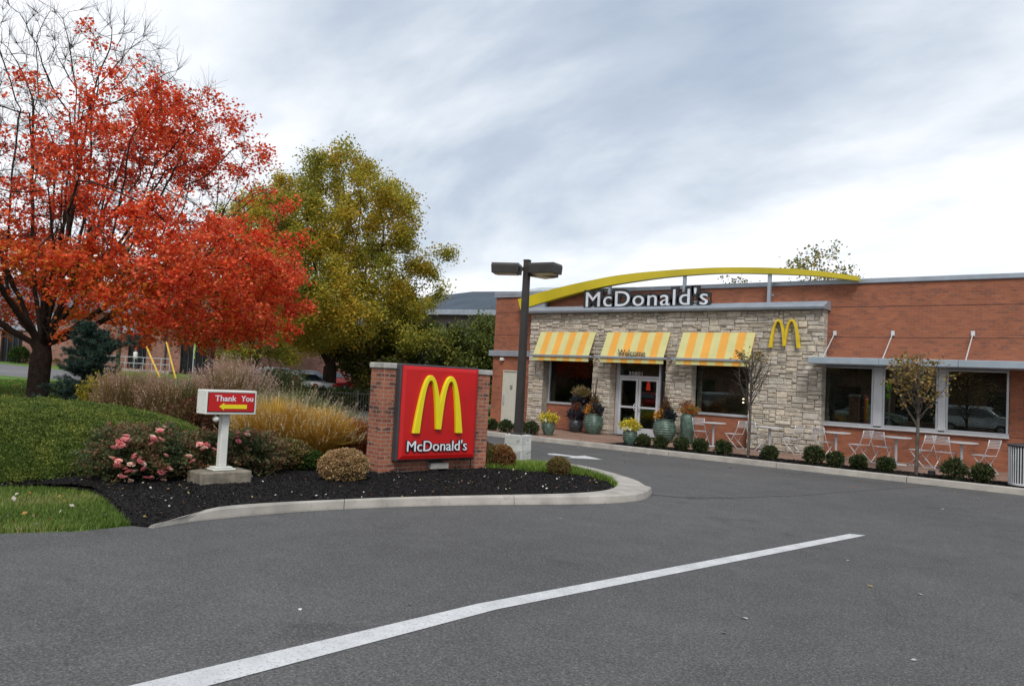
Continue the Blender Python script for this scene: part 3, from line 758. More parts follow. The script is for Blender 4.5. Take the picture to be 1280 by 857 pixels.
# entrance: frame, transom, two leaves with rails and pull handles
y = YB+.04
e = MB(); e.bbox(-14.47, -14.36, y-.05, y+.08, .13, 2.8, .01); e.bbox(-12.78, -12.70, y-.05, y+.08, .13, 2.8, .01); e.bbox(-14.36, -12.78, y-.048, y+.078, 2.16, 2.25, .01)
e.bbox(-12.36, -12.31, y-.05, y+.08, .13, 2.8, .01); e.bbox(-14.36, -12.78, y-.048, y+.078, 2.74, 2.8, .01)
ef = e.build('entrance_frame', M['alu'], B, world=True)
pane(-14.36, -12.78, 2.25, 2.74, y+.02).build('pane', M['glass'], ef, world=True)
pane(-12.70, -12.36, .13, 2.8, y+.02).build('pane', M['darkvoid'], ef, world=True)
lt = lettering('35801', -14.0, -13.46, 2.265, 2.39, y+.008, y+.018, off=-.012); lt.build('street_number', M['letter'], ef, world=True)
for sx0, sx1, hx in ((-14.355, -13.58, -13.66), (-13.56, -12.785, -13.48)):
    d = MB(); d.bbox(sx0, sx0+.085, y-.03, y+.05, .14, 2.155, .008); d.bbox(sx1-.085, sx1, y-.03, y+.05, .14, 2.155, .008)
    d.bbox(sx0+.085, sx1-.085, y-.028, y+.048, .14, .42, .008); d.bbox(sx0+.085, sx1-.085, y-.028, y+.048, 1.10, 1.17, .008); d.bbox(sx0+.085, sx1-.085, y-.028, y+.048, 2.07, 2.155, .008)
    do = d.build('entrance_door', M['silver'], B, world=True)
    pane(sx0+.085, sx1-.085, .42, 1.10, y+.01).build('pane', M['glass'], do, world=True); pane(sx0+.085, sx1-.085, 1.17, 2.07, y+.01).build('pane', M['glass'], do, world=True)
    h = MB().tube([(hx, y-.03, 1.02), (hx, y-.10, 1.03), (hx+.02*(1 if hx > -13.57 else -1), y-.12, 1.14), (hx, y-.10, 1.25), (hx, y-.03, 1.26)], .014, 8); h.build('handle', M['silver'], do, world=True, smooth=True)
for lx, lz, ly in ((-14.2, 1.75, 26.2), (-13.15, 1.72, 26.0)):
    p = MB().lathe([(.03, .32), (.06, .26), (.075, .12), (.09, 0)], 14); po = p.build('pendant_lamp', M['lampred'], B, smooth=True); po.location = (lx+13, ly-24.3, lz-.13)
for lx, lz, ly in ((-10.3, 2.25, 27), (-10.62, 1.62, 26.5), (-10.62, 1.50, 26.5)): MB().lathe([(.02, lz-.02), (.03, lz), (.02, lz+.03)], 8, (lx, ly)).build('interior_bulb', M['lampwarm'], B, world=True)
# plain steel service door on the left
d = MB(); d.bbox(-19.67, -18.97, YB+.02, YB+.08, .14, 2.22, .006); do = d.build('service_door', M['doorpaint'], B, world=True)
d = MB(); d.bbox(-19.69, -19.65, YB-.02, YB+.1, .13, 2.25, .005); d.bbox(-18.99, -18.95, YB-.02, YB+.1, .13, 2.25, .005); d.bbox(-19.65, -18.99, YB-.018, YB+.1, 2.21, 2.25, .005); d.build('door_frame', M['doorpaint'], do, world=True)
d = MB(); d.bbox(-19.62, -19.57, YB-.04, YB+.018, .93, 1.30, .006); d.build('handle', M['alu'], do, world=True)
d = MB(); d.bbox(-19.32, -19.2, YB+.005, YB+.018, 1.5, 1.66, .003); d.build('door_plate', simple('dark_plate', (.2, .2, .19), .4), do, world=True)
d = MB(); d.bbox(-18.92, -18.68, YB-.10, YB-.002, .42, .62, .01); d.build('utility_box', M['coping'], B, world=True)
p = W(629.5, 449, YB); d = MB(); d.bbox(p.x-.10, p.x+.06, YB-.14, YB-.002, p.z-.06, p.z+.06, .02); d.build('security_lamp', M['white'], B, world=True)
# awnings with valance, front bar and hinge arms
for x0, x1 in ((-17.61, -15.14), (-14.65, -12.19), (-11.73, -9.25)):
    wd = x1-x0; a = MB(); t = .018
    zt, zb, zv, yt, yb_ = 3.75, 2.845, 2.66, -.03, -.47
    a.loft([[(x, yt-.40, zt-.13), (x, yb_-.40, zb-.13), (x, yb_-.40, zv-.13), (x, yb_-.40+t, zv-.13), (x, yb_-.40+t, zb-.13+t), (x, yt-.40, zt-.13-t*2)] for x in (0, wd)], True)
    ao = a.build('awning', M['awning'], B, loc=(x0+13, 0, 0))
    bb = MB(); bb.bbox(-.16, wd+.13, yb_-.45, yb_-.403, zb-.13-.035, zb-.13+.035, .006)
    bb.bbox(-.14, -.10, yb_-.403, -.402, zb-.13-.03, zb-.13+.03, .006); bb.bbox(wd+.07, wd+.11, yb_-.403, -.402, zb-.13-.03, zb-.13+.03, .006)
    bb.build('awning_bar', M['coping'], ao)
# brass coloured welcome on the middle awning bar
wx0 = XP(772.5, YS-.48, 2.95); wx1 = XP(806.5, YS-.48, 2.95)
lettering('Welcome', wx0, wx1, 2.882, 3.12, YS-.50, YS-.475, off=.005, spacing=1.0).build('welcome_lettering', simple('bronze_letters', (.16, .14, .10), .45), B, world=True)
# stone-wall emblem and roof lettering
cxw = -8.31
arch_shape(cxw, 3.28, .205, .285, .17, .88, .80, YS-.16, YS-.06, 2.3, rise=.05).build('arch_emblem', M['yellow_em'], B, world=True)
bk = lettering("McDonald's", -15.62, -10.88, 4.66, 5.225, YS-.045, YS+.03, off=0, grow=.115, spacing=1.10); bko = bk.build('sign_lettering', M['black'], B, world=True)
lettering("McDonald's", -15.62, -10.88, 4.66, 5.225, YS-.075, YS-.046, off=0, spacing=1.10).build('letter_face', M['letter2'], bko, world=True)
mb = MB(); mb.bbox(-15.6, -10.95, YS+.031, YS+.14, 4.74, 4.80, .005); mb.bbox(-15.5, -10.95, YS+.031, YS+.14, 5.0, 5.05, .005)
for x in (-15, -13.8, -12.6, -11.4): mb.bbox(x, x+.04, YS+.141, YS+.18, 4.70, 5.05, .005)
mb.build('letter_rail', M['coping'], B, world=True)
# the long tapering yellow beam and its posts
top = [(-18.84, 5.03), (-17.08, 5.40), (-15.1, 5.70), (-13.87, 5.82), (-12.5, 5.872), (-11.3, 5.885), (-10.26, 5.865), (-8.95, 5.79), (-7.6, 5.65), (-6.28, 5.41)]
bot = [(-18.68, 4.63), (-17.05, 5.01), (-15.72, 5.27), (-14.65, 5.44), (-13.56, 5.555), (-12.5, 5.64), (-11.3, 5.685), (-10.25, 5.68), (-8.94, 5.60), (-7.6, 5.485), (-6.28, 5.28)]
tS = resample(smooth_line(top, 8), 60); bS = resample(smooth_line(bot, 8), 60)
mb = MB(); mb.loft([[(a.x, YS+.0, a.y), (b2.x, YS+.0, b2.y), (b2.x, YS+.26, b2.y), (a.x, YS+.26, a.y)] for a, b2 in zip(tS, bS)], True)
mb.build('yellow_roof_beam', M['yellow_beam'], B, world=True)
mb = MB(); mb.loft([[(a.x, 37.0, a.y+.05), (b2.x, 37.0, b2.y+.05), (b2.x, 37.26, b2.y+.05), (a.x, 37.26, a.y+.05)] for a, b2 in zip(tS, bS)], True)
ob = mb.build('yellow_roof_beam', M['yellow_beam'], B, world=True); ob.location = (-4.3, 0, .55)
for x, zt in ((-14.74, 5.42), (-11.82, 5.66), (-8.92, 5.59)):
    p = MB(); p.bbox(x-.05, x+.05, YS+.06, YS+.18, 4.69, zt-.003, .008)
    p.build('beam_post', M['coping'], B, world=True)
p = MB(); p.prism([(-18.35, 4.735), (-17.62, 4.735), (-17.62, 4.87), (-17.75, 4.84), (-18.35, 4.70)], YS+.30, YS+.38); 
p = MB(); p.loft([[(-18.25, yy, 4.7), (-17.55, yy, 4.7), (-17.55, yy, 4.88), (-18.25, yy, 4.735)] for yy in (YS+.04, YS+.22)], True)
p.build('beam_bracket', M['coping'], B, world=True)
d = MB(); q = W(965, 369.5, YB); d.tube([(q.x, YB-.002, q.z), (q.x, YB-.1, q.z)], .03, 8); d.bbox(q.x-.03, q.x+.10, YB-.14, YB-.10, q.z-.03, q.z+.03, .01); d.build('roof_spotlight', M['coping'], B, world=True)
# flat metal canopy over the big windows, hung from rods
mb = MB(); x = -7.37
while x < 14:
    L = 1.92; mb.bbox(x, x+L-.004, 23.06, YB-.002, 2.80, 2.99, .012); x += L
cp = mb.build('canopy', M['canopy'], B, world=True)
for x in (-6.98, -5.38, -3.38, -1.38, .6, 2.6):
    s = MB(); s.tube([(x, YB-.04, 3.76), (x, 23.2, 2.985)], .016, 8); s.bbox(x-.05, x+.05, YB-.05, YB-.002, 3.70, 3.84, .008); s.build('hanger_rod', M['silver'], B, world=True)

# ------------------------------------------------------------------ brick monument sign
ang = R(80); u = Vector((math.cos(ang), math.sin(ang), 0)); A0 = Vector((-10.59, 9.66, 0))
zb0 = .08
S = thing('monument_sign', 'low red brick sign wall with limestone caps carrying a big red square panel', 'sign', (A0.x*.9405, A0.y*.9405, .11), ang)
S.scale = (.9405, .9405, .9405)
# local: x along the wall, y away from the viewer, z up
WL = 2.50
mb = MB(); mb.box(0, .62, 0, .46, -.12, 1.95); mb.box(.62, 2.12, .03, .43, -.12, 1.90); mb.box(2.12, WL, 0, .46, -.12, 1.93); mb.build('brick_pier', M['brick_sign'], S, bevel=.004)
MB().bbox(-.03, .64, -.03, .49, 1.953, 2.055, .012).build('stone_cap', M['cap'], S); MB().bbox(2.10, WL+.04, -.03, .49, 1.933, 2.035, .012).build('stone_cap', M['cap'], S)
px0, px1, pz0, pz1 = .235, 2.06, .285, 2.06
mb = MB(); mb.bbox(px0, px1, -.17, -.006, pz0, pz1, .015); fo = mb.build('sign_panel', M['darkframe'], S)
i1 = .035; i2 = .10
rf = MB(); o1 = [(px0+i1, -.173, pz0+i1), (px1-i1, -.173, pz0+i1), (px1-i1, -.173, pz1-i1), (px0+i1, -.173, pz1-i1)]
m1 = [(px0+i1, -.19, pz0+i1), (px1-i1, -.19, pz0+i1), (px1-i1, -.19, pz1-i1), (px0+i1, -.19, pz1-i1)]
o2 = [(px0+i2, -.212, pz0+i2), (px1-i2, -.212, pz0+i2), (px1-i2, -.212, pz1-i2), (px0+i2, -.212, pz1-i2)]
rf.loft([o1, m1, o2], True); rfo = rf.build('red_face', M['red'], fo)
arch_shape(1.085, .80, .235, .335, .185, 1.07, .965, -.275, -.211, 2.25, rise=.07).build('arch_emblem', M['yellow'], rfo)
lk = lettering("McDonald's", .415, 1.795, .465, .665, -.238, -.2145, off=0, grow=.05); lk.build('panel_lettering', M['black'], rfo)
lettering("McDonald's", .415, 1.795, .465, .665, -.25, -.239, off=0).build('letter_face', M['letter'], rfo)
g = MB(); g.bbox(1.08, 1.50, -.10, .02, .10, .215, .012); g.build('ground_outlet', M['concrete'], S)
g = MB(); g.bbox(1.11, 1.42, -.015, .028, .225, .265, .004); g.build('outlet_slot', M['black'], S)

# ------------------------------------------------------------------ small directional sign
ang2 = R(85); A2 = Vector(G(250, 609, .13)); A2.z = 0
T = thing('directional_sign', 'white post sign with red Thank You panel and yellow arrow on a concrete block', 'sign', (A2.x, A2.y, 0), ang2)
u2 = Vector((math.cos(ang2), math.sin(ang2), 0)); v2 = Vector((-u2.y, u2.x, 0))
def solve_on(x, y, A, u):
    d = ray(x, y); det = -d.x*u.y+u.x*d.y; t = (-A.x*u.y+u.x*A.y)/det
    P = Vector((d.x*t, d.y*t)) - Vector((A.x, A.y)); return P.dot(Vector((u.x, u.y))), H+d.z*t
mb = MB(); mb.bbox(0, .78, 0, .45, -.02, .33, .02); mb.build('concrete_block', M['plinth'], T)
Af = A2+v2*.05
s0, zt0 = solve_on(258.6, 486.5, Af, u2); s1, zt1 = solve_on(321.5, 489.5, Af, u2); _, zb1 = solve_on(258.3, 517.8, Af, u2)
ztop = (zt0+zt1)/2; zbot = zb1; pc = .36
mb = MB(); mb.bbox(.23, .57, .09, .36, .333, .36, .008); mb.bbox(.27, .53, .12, .33, .362, .385, .008); mb.build('base_plate', M['white'], T)
pmx = .40; mb = MB(); mb.bbox(pmx-.055, pmx+.055, .17, .28, .387, zbot-.002, .006); mb.build('post', M['white'], T)
mb = MB(); mb.bbox(s0, s1, .05, .335, zbot, ztop, .008); bo = mb.build('sign_box', M['white'], T)
for zz in (zbot+.05, ztop-.05):
    for yy in (.09, .295): MB().tube([(s0-.003, yy, zz), (s0+.001, yy, zz)], .006, 8).build('rivet', M['darkframe'], bo)
fx0, fx1, fz0, fz1 = s0+.035, s1-.04, zbot+.045, ztop-.04
mb = MB(); mb.bbox(fx0, fx1, .036, .0485, fz0, fz1, .003); ro = mb.build('red_face', M['red'], bo)
mb = MB(); mb.bbox(fx0-.012, fx1+.012, .0485, .0492, fz0-.012, fz1+.012, .0002); mb.build('face_gasket', M['black'], bo)
ww = fx1-fx0; hh = fz1-fz0
lettering('Thank', fx0+ww*.127, fx0+ww*.59, fz0+hh*.56, fz0+hh*.88, .030, .0355, off=.012).build('lettering', M['letter'], ro)
lettering('You', fx0+ww*.69, fx0+ww*.963, fz0+hh*.56, fz0+hh*.88, .030, .0355, off=.012).build('lettering', M['letter'], ro)
ax0, ax1 = fx0+ww*.22, fx0+ww*.83; az = fz0+hh*.27; ah = hh*.115
mb = MB(); mb.prism([(ax0, az), (ax0+.075, az-ah*1.75), (ax0+.075, az-ah), (ax1, az-ah), (ax1, az+ah), (ax0+.075, az+ah), (ax0+.075, az+ah*1.75)], .030, .0355); mb.build('arrow', M['yellow'], ro)
mb = MB(); mb.lathe([(.02, -.05), (.045, -.03), (.05, .0), (.03, .03)], 12, (0, 0)); fl = mb.build('spot_lamp', M['white'], T, smooth=True, loc=(.22, .12, zbot-.06))
MB().tube([(.22, .12, zbot-.04), (.22, .15, zbot-.001)], .012, 6).build('lamp_arm', M['white'], T)

# ------------------------------------------------------------------ parking lot light
p0 = G(644, 579.0, .12)
LP = thing('parking_lot_light', 'tall dark bronze square pole light with three box heads on a concrete pedestal', 'lamp post', (p0.x-.08, p0.y+.16, 0), R(8))
mb = MB(); mb.loft([[(-.22, -.22, 0), (.22, -.22, 0), (.22, .22, 0), (-.22, .22, 0)], [(-.21, -.21, .72), (.21, -.21, .72), (.21, .21, .72), (-.21, .21, .72)]]); mb.build('concrete_pedestal', brickmat('patched_block_concrete', (.64, .64, .60), (.55, .55, .52), (.42, .42, .40), bw=.27, rh=.13, ms=.004, dark=(.25, .25, .24), darkamt=.7, blotch=1.2), LP, bevel=.015)
mb = MB(); mb.bbox(-.13, .13, -.13, .13, .722, .76, .01); mb.loft([[(-.075, -.075, .76), (.075, -.075, .76), (.075, .075, .76), (-.075, .075, .76)], [(-.058, -.058, 4.42), (.058, -.058, 4.42), (.058, .058, 4.42), (-.058, .058, 4.42)]])
mb.bbox(-.07, .07, -.07, .07, 4.42, 4.45, .01); mb.build('pole', M['bronze'], LP)
for sx in (-1, 1):
    for sy in (-1, 1): MB().tube([(sx*.17, sy*.17, .70), (sx*.17, sy*.17, .86)], .014, 6).build('anchor_bolt', M['bronze'], LP)
for k, (az, ln) in enumerate(((207, .0), (10, .0), (78, .0))):
    a = R(az-8); ca, sa = math.cos(a), math.sin(a)
    def T3(x, y, z): return (x*ca-y*sa, x*sa+y*ca, z)
    hd = MB(); zc = 4.24
    hd.loft([[T3(.15, -.21, zc-.10), T3(.73, -.21, zc-.10), T3(.73, .21, zc-.10), T3(.15, .21, zc-.10)], [T3(.14, -.22, zc+.06), T3(.74, -.22, zc+.06), T3(.74, .22, zc+.06), T3(.14, .22, zc+.06)], [T3(.15, -.21, zc+.11), T3(.73, -.21, zc+.11), T3(.73, .21, zc+.11), T3(.15, .21, zc+.11)]])
    ho = hd.build('lamp_head', M['bronze'], LP)
    ar = MB(); ar.loft([[T3(x, -.03, zc-.03), T3(x, .03, zc-.03), T3(x, .03, zc+.05), T3(x, -.03, zc+.05)] for x in (.05, .138)]); ar.build('arm', M['bronze'], ho)
    ln2 = MB(); ln2.loft([[T3(.20, -.16, zz), T3(.68, -.16, zz), T3(.68, .16, zz), T3(.20, .16, zz)] for zz in (zc-.115, zc-.101)]); ln2.build('lens', M['lens'], ho)

# ------------------------------------------------------------------ foliage helpers
def branch_mesh(name, chains, mat, parent):
    """chains: list of (points Nx3, radii N); one joined mesh of tapering tubes"""
    Vs = []; Is = []; base = 0
    for P3, r in chains:
        n = 8 if r[0] > .08 else (5 if r[0] > .02 else 3)
        P3 = np.asarray(P3, float); r = np.asarray(r, float); m2 = len(P3)
        d = np.gradient(P3, axis=0); d = unit(d)
        ref = np.array([.3, .9, .2]) if abs(d[0] @ np.array([.3, .9, .2])) < .85 else np.array([1., 0, 0])
        a = unit(np.cross(d, ref)); b2 = np.cross(d, a)
        th = np.arange(n)*2*np.pi/n
        ring = P3[:, None, :] + (a[:, None, :]*np.cos(th)[None, :, None]+b2[:, None, :]*np.sin(th)[None, :, None])*r[:, None, None]
        Vs.append(ring.reshape(-1, 3)); k = np.arange(m2-1)[:, None]*n; j = np.arange(n)[None, :]
        q0 = base+k+j; q1 = base+k+(j+1) % n
        Is.append(np.stack([q0, q1, q1+n, q0+n], -1).reshape(-1, 4)); base += m2*n
    return npmesh(name, np.concatenate(Vs), 4, mat, parent, smooth=True, idx=np.concatenate(Is))
def grow(seed_chains, attr, step, kill, rs, iters=120, up=0.05, infl=1e9):
    """space colonisation from seeded limbs; returns positions, parents"""
    pos = []; par = []
    for ch in seed_chains:
        prev = ch[0]
        for p in ch[1]:
            pos.append(np.array(p, float)); par.append(prev); prev = len(pos)-1
    pos = list(pos); A = attr.copy()
    Pn = np.array(pos); D = np.linalg.norm(A[:, None]-Pn[None], axis=2); near = D.argmin(1); dist = D.min(1)
    for it in range(iters):
        if not len(A): break
        act = dist < infl
        new = []; 
        order = np.argsort(near[act]); na = near[act][order]; Aa = A[act][order]
        uq, st = np.unique(na, return_index=True)
        Parr = np.array(pos); vec = unit(Aa-Parr[na]); sums = np.add.reduceat(vec, st, axis=0) if len(st) else []
        for k, nd in enumerate(uq):
            d = sums[k]+rs.normal(size=3)*.25; d[2] += up; L = np.linalg.norm(d)
            if L < .05: continue
            q = Parr[nd]+d/L*step
            if len(par) > 1 and any(np.abs(q-pos[c]).sum() < step*.15 for c in kids.get(nd, [])) if it else False: continue
            new.append((nd, q))
        if not new: break
        if it == 0: kids = {}
        b0 = len(pos)
        for nd, q in new: kids.setdefault(nd, []).append(len(pos)); pos.append(q); par.append(nd)
        Q = np.array([q for _, q in new]); D = np.linalg.norm(A[:, None]-Q[None], axis=2); dm = D.min(1); am = D.argmin(1)+b0
        up2 = dm < dist; near = np.where(up2, am, near); dist = np.minimum(dist, dm)
        keep = dist > kill; A = A[keep]; near = near[keep]; dist = dist[keep]
        if len(pos) > 16000: break
    return np.array(pos), np.array(par)
def skeleton(pos, par, rtip, expo, rs, rmax=None):
    n = len(pos); ch = [[] for _ in range(n)]
    for i, p in enumerate(par):
        if p >= 0: ch[p].append(i)
    r = np.zeros(n); 
    for i in range(n-1, -1, -1):
        r[i] = rtip if not ch[i] else sum(r[c]**expo for c in ch[i])**(1/expo)
    if rmax: 
        k = math.log(rmax/rtip)/math.log(max(r)/rtip); r = rtip*(r/rtip)**k
    chains = []
    stack = [i for i in range(n) if par[i] < 0]; starts = [(i, None) for i in stack]
    while starts:
        i, pr = starts.pop(); pts = []; rr = []
        if pr is not None: pts.append(pos[pr]); rr.append(min(r[pr], r[i]*1.15))
        while True:
            pts.append(pos[i]); rr.append(r[i])
            if not ch[i]: break
            c = sorted(ch[i], key=lambda k: -r[k])
            for k in c[1:]: starts.append((k, i))
            i = c[0]
        if len(pts) > 1: chains.append((np.array(pts), np.array(rr)))
    tips = np.array([i for i in range(n) if not ch[i]])
    return chains, r, tips, ch
def twigs(P0, D0, n_each, L, r, rs, seg=3, spread=.7):
    out2 = []; ends = []
    for p, d in zip(P0, D0):
        for _ in range(n_each):
            dd = d+rs.normal(size=3)*spread; dd /= np.linalg.norm(dd)+1e-9; l = L*(.5+.8*rs.rand()); pts = [p]
            for k in range(seg):
                dd = dd+rs.normal(size=3)*.18+np.array([0, 0, .06]); dd /= np.linalg.norm(dd); pts.append(pts[-1]+dd*l/seg)
            out2.append((np.array(pts), np.linspace(r, r*.4, seg+1))); ends += pts[1:]
    return out2, np.array(ends)

# ------------------------------------------------------------------ the red maple
DM = 28.0
mb0 = GT(48, 508)
mx, my = DP(48, DM).x, DP(48, DM).y
hz = terr(mx)
e1 = np.array([CR.x, CR.y, 0]); e1 /= np.linalg.norm(e1); e2 = np.array([CF.x, CF.y, 0]); e2 /= np.linalg.norm(e2)
MT = thing('maple_tree', 'large spreading maple with fiery red and orange leaves and bare twigs at the top', 'tree', (mx, my, hz), 0)
rs = np.random.RandomState(21)
def loc3(a, b2, z): return a*e1+b2*e2+np.array([0, 0, z])
# crown envelope radius by height
hs = np.array([2.2, 3.0, 4.2, 5.5, 7.0, 8.3, 9.6, 11, 12.4, 13.6, 14.4]); rsd = np.array([6.4, 8.7, 9.5, 9.5, 8.5, 7.6, 7.0, 6.0, 5.2, 3.8, 1.5])
def env(z): return np.interp(z, hs, rsd, left=0, right=0)
N0 = 16000; zz = 2.3+12.1*rs.rand(N0)**.9; th = rs.rand(N0)*6.283; rr_ = np.sqrt(rs.rand(N0))
rad = env(zz)*rr_*(1+.05*np.sin(th*3+zz*.8)+.05*np.sin(th*7+1)); 
keep = rs.rand(N0) < (env(zz)/10)**2*np.where(zz > 6, 1.0, .7)
keep &= ~((rr_ < .45) & (zz < 5)); keep &= ~((zz < 3.2) & (rr_ < .6))
lowlim = 2.3+1.2*np.maximum(0, .9-rr_)
keep &= zz > lowlim
at = (rad*np.cos(th))[:, None]*e1+(.74*rad*np.sin(th))[:, None]*e2; at[:, 2] = zz
at = at[keep][:5200]
seeds = []; trunk = [np.array([.02*k, 0, .35*k]) for k in range(7)]
seeds.append((-1, trunk)); ti = len(trunk)-1; cnt = len(trunk)
def limb(frm, p0, a, e, L, curl, depth):
    global cnt
    ch2 = []; p = p0.copy(); start = cnt; nst = int(L/.4)
    for k in range(nst):
        e += curl; a += rs.normal()*.03
        p = p+.4*(math.cos(e)*(math.cos(a)*e1+math.sin(a)*e2)+np.array([0, 0, math.sin(e)]))+rs.normal(size=3)*.025; ch2.append(p.copy())
    seeds.append((frm, ch2)); cnt += nst
    if depth:
        for f in (.28, .5, .72):
            k = int(nst*f); sg = 1 if rs.rand() < .5 else -1
            limb(start+k, ch2[k], a+sg*rs.uniform(.25, .6), min(1.45, e+rs.uniform(-.1, .35)), L*(1-f)*rs.uniform(.75, 1.05), .012, depth-1)
for az, el, L in [(184, 26, 7.5), (160, 40, 8), (5, 28, 8), (28, 40, 8), (-15, 46, 8), (92, 52, 8), (250, 48, 8), (300, 38, 7.5), (60, 64, 9), (200, 62, 9), (130, 58, 8), (-30, 68, 9), (10, 80, 9.5), (170, 76, 9.5)]:
    limb(ti-(0 if rs.rand() < .6 else 1), trunk[ti].copy(), R(az+rs.uniform(-6, 6)), R(el), L, .010, 1)
pos = []; 
pos, par = grow(seeds, at, .34, .55, rs, iters=90, up=.18)
chains, r, tips, chd = skeleton(pos, par, .009, 2.25, rs, rmax=.35)
# flare of the trunk foot
c0 = [c for c in chains if c[0][0][2] < .01][0]; c0[1][:] = c0[1]; c0[1][0] *= 1.22; c0[1][1] *= 1.05
pd = unit(pos-pos[np.maximum(par, 0)]+1e-6)
tw, ends = twigs(pos[tips], pd[tips], 4, .75, .007, rs, 3, .34)
thin = np.where((r < .022))[0]; sub = thin[rs.rand(len(thin)) < .55]
tw2, ends2 = twigs(pos[sub], pd[sub], 2, .6, .007, rs, 2, .8)
# extra fine bare twigs near the top
hi = tips[pos[tips][:, 2] > 7.5]; tw3, ends3 = twigs(pos[hi], pd[hi]*1.0+np.array([0, 0, .30]), 3, 1.0, .0055, rs, 4, .26)
tr = branch_mesh('trunk', chains+tw+tw2+tw3, M['bark'], MT)
anchors = np.concatenate([ends, ends2, ends3[::3], pos[thin]])
# leaf density: thick low and outside, ragged above, nearly bare at the upper left
zA = anchors[:, 2]; aA = anchors@e1
nz_ = .55*vnoise(anchors*np.array([1, 1, 1.7]), .55, 4)+.45*vnoise(anchors*np.array([1, 1, 1.6]), 1.3, 9)
dens = np.interp(zA, [2, 4.0, 5.5, 7, 8.5, 10, 12, 14], [.80, .64, .52, .45, .41, .38, .30, .16])
dens = dens + np.where((zA > 7.0) & (aA > 1.5), .05, 0) - np.where((zA > 8.0) & (aA < 1.0), .12, 0) + np.where((zA < 7) & (aA > 5), .10, 0) + np.where((zA > 8.5) & (zA < 12.5) & (aA > .5), .05, 0) + .30*np.exp(-((zA-10.6)/1.3)**2-((aA-4.3)/1.9)**2) + .16*np.exp(-((zA-9.6)/1.0)**2-((aA+1.5)/1.2)**2) - .20*np.exp(-((zA-8.0)/1.1)**2-((aA-5.8)/2.0)**2) - .10*np.exp(-((zA-7.2)/1.4)**2-((aA-.5)/1.8)**2)
pr = np.clip((dens-nz_)*9+.5, 0, 1)
zb_ = anchors[:, 2]
sel = anchors[rs.rand(len(anchors)) < pr]
NL = 168000; C = sel[rs.randint(len(sel), size=NL)] + rs.normal(size=(NL, 3))*np.array([.15, .15, .09])
C = C[C[:, 2] > 2.0-.0]
C = C[~((np.hypot(C@e1, C@e2) < 3.8) & (C[:, 2] < 3.9+.5*vnoise(C, 1.0, 3)))]
C = C[~((np.abs(C@e1+.2) < 3.3) & (C[:, 2] < 4.6) & (vnoise(C, .9, 31) < .50+.25*(C[:, 2] < 3.3)))]
keep = rs.rand(len(C)) < np.interp(C[:, 2], [2, 5.5, 8, 14], [1, .9, .6, .5]); C = C[keep]
o_amt = np.clip(1.3-(C[:, 2]-1.8)/3.6, 0, 1)*np.clip(1.6-np.hypot(C@e1, C@e2)/5.5, 0, 1)+.25*(vnoise(C, .7, 12)-.5)
redc = palette(len(C), [(.72, .085, .030), (.88, .15, .050), (.54, .045, .022), (.95, .26, .12)], [4, 4.5, 1.6, 1.8], rs, .12, C, 1.4)
orc = palette(len(C), [(.80, .22, .03), (.70, .28, .035), (.55, .20, .03), (.42, .26, .04)], [4, 3, 2, 1], rs, .12, C, 1.2, 5)
wq = (rs.rand(len(C)) < o_amt*1.1)[:, None]
npmesh('crown', leaf_quads(C, .112, rs, aspect=.95, up=.5), 4, M['leaf'], MT, rep4(np.where(wq, orc, redc)))

# ------------------------------------------------------------------ broadleaf trees further back
def broadleaf(name, label, px, base_y, depth, h, rad_prof, rs_seed, nleaf, lsize, cols, wts, trunk_r=.3, attn=900, group=None, gap=.42, leans=((90, 84),), low=1.2, cz=None):
    rs = np.random.RandomState(rs_seed); p = DP(px, depth); z0 = terr(p.x)
    t = thing(name, label, 'tree', (p.x, p.y, z0), 0, group)
    hs, rd = rad_prof; zz = low+(h-low)*rs.rand(attn*4); th = rs.rand(attn*4)*6.283; q = np.sqrt(rs.rand(attn*4)); R0 = np.interp(zz, hs, rd)
    k = rs.rand(attn*4) < (R0/max(rd))**1.6; rad = R0*q*(1+.16*np.sin(th*3+zz)+.12*np.sin(th*5+zz*1.7))
    at = (rad*np.cos(th))[:, None]*e1+(rad*np.sin(th))[:, None]*e2; at[:, 2] = zz; at = at[k][:attn]
    seeds = []; tr2 = [np.array([0, 0, .45*i]) for i in range(max(3, int(h*.12/.45)+2))]; seeds.append((-1, tr2)); ti = len(tr2)-1
    for az, el in leans:
        pp = tr2[ti].copy(); c = []
        for i in range(int(h*.35/.45)):
            pp = pp+.45*(math.cos(R(el))*(math.cos(R(az))*e1+math.sin(R(az))*e2)+np.array([0, 0, math.sin(R(el))]))+rs.normal(size=3)*.04; c.append(pp.copy())
        seeds.append((ti, c))
    pos, par = grow(seeds, at, .45, .8, rs, iters=70, up=.15)
    chains, r, tips, _ = skeleton(pos, par, .012, 2.2, rs, rmax=trunk_r)
    pd = unit(pos-pos[np.maximum(par, 0)]+1e-6); tw, ends = twigs(pos[tips], pd[tips]+np.array([0, 0, .2]), 3, .8, .009, rs, 3, .6)
    branch_mesh('trunk', chains+tw, M['bark'], t)
    an = np.concatenate([ends, pos[r < .035]]); nzv = .6*vnoise(an, .6, rs_seed)+.4*vnoise(an, 1.5, rs_seed+1)
    an = an[nzv > gap*rs.rand(len(an))+.12]
    C = an[rs.randint(len(an), size=nleaf)]+rs.normal(size=(nleaf, 3))*np.array([.26, .26, .22]); C = C[C[:, 2] > low*.8]
    npmesh('crown', leaf_quads(C, lsize, rs, aspect=.85, up=.4), 4, M['leaf'], t, rep4(palette(len(C), cols, wts, rs, .16, C, .55, rs_seed)))
    return t
GC = [(.20, .215, .035), (.33, .325, .046), (.45, .385, .046), (.58, .42, .045), (.60, .35, .04)]
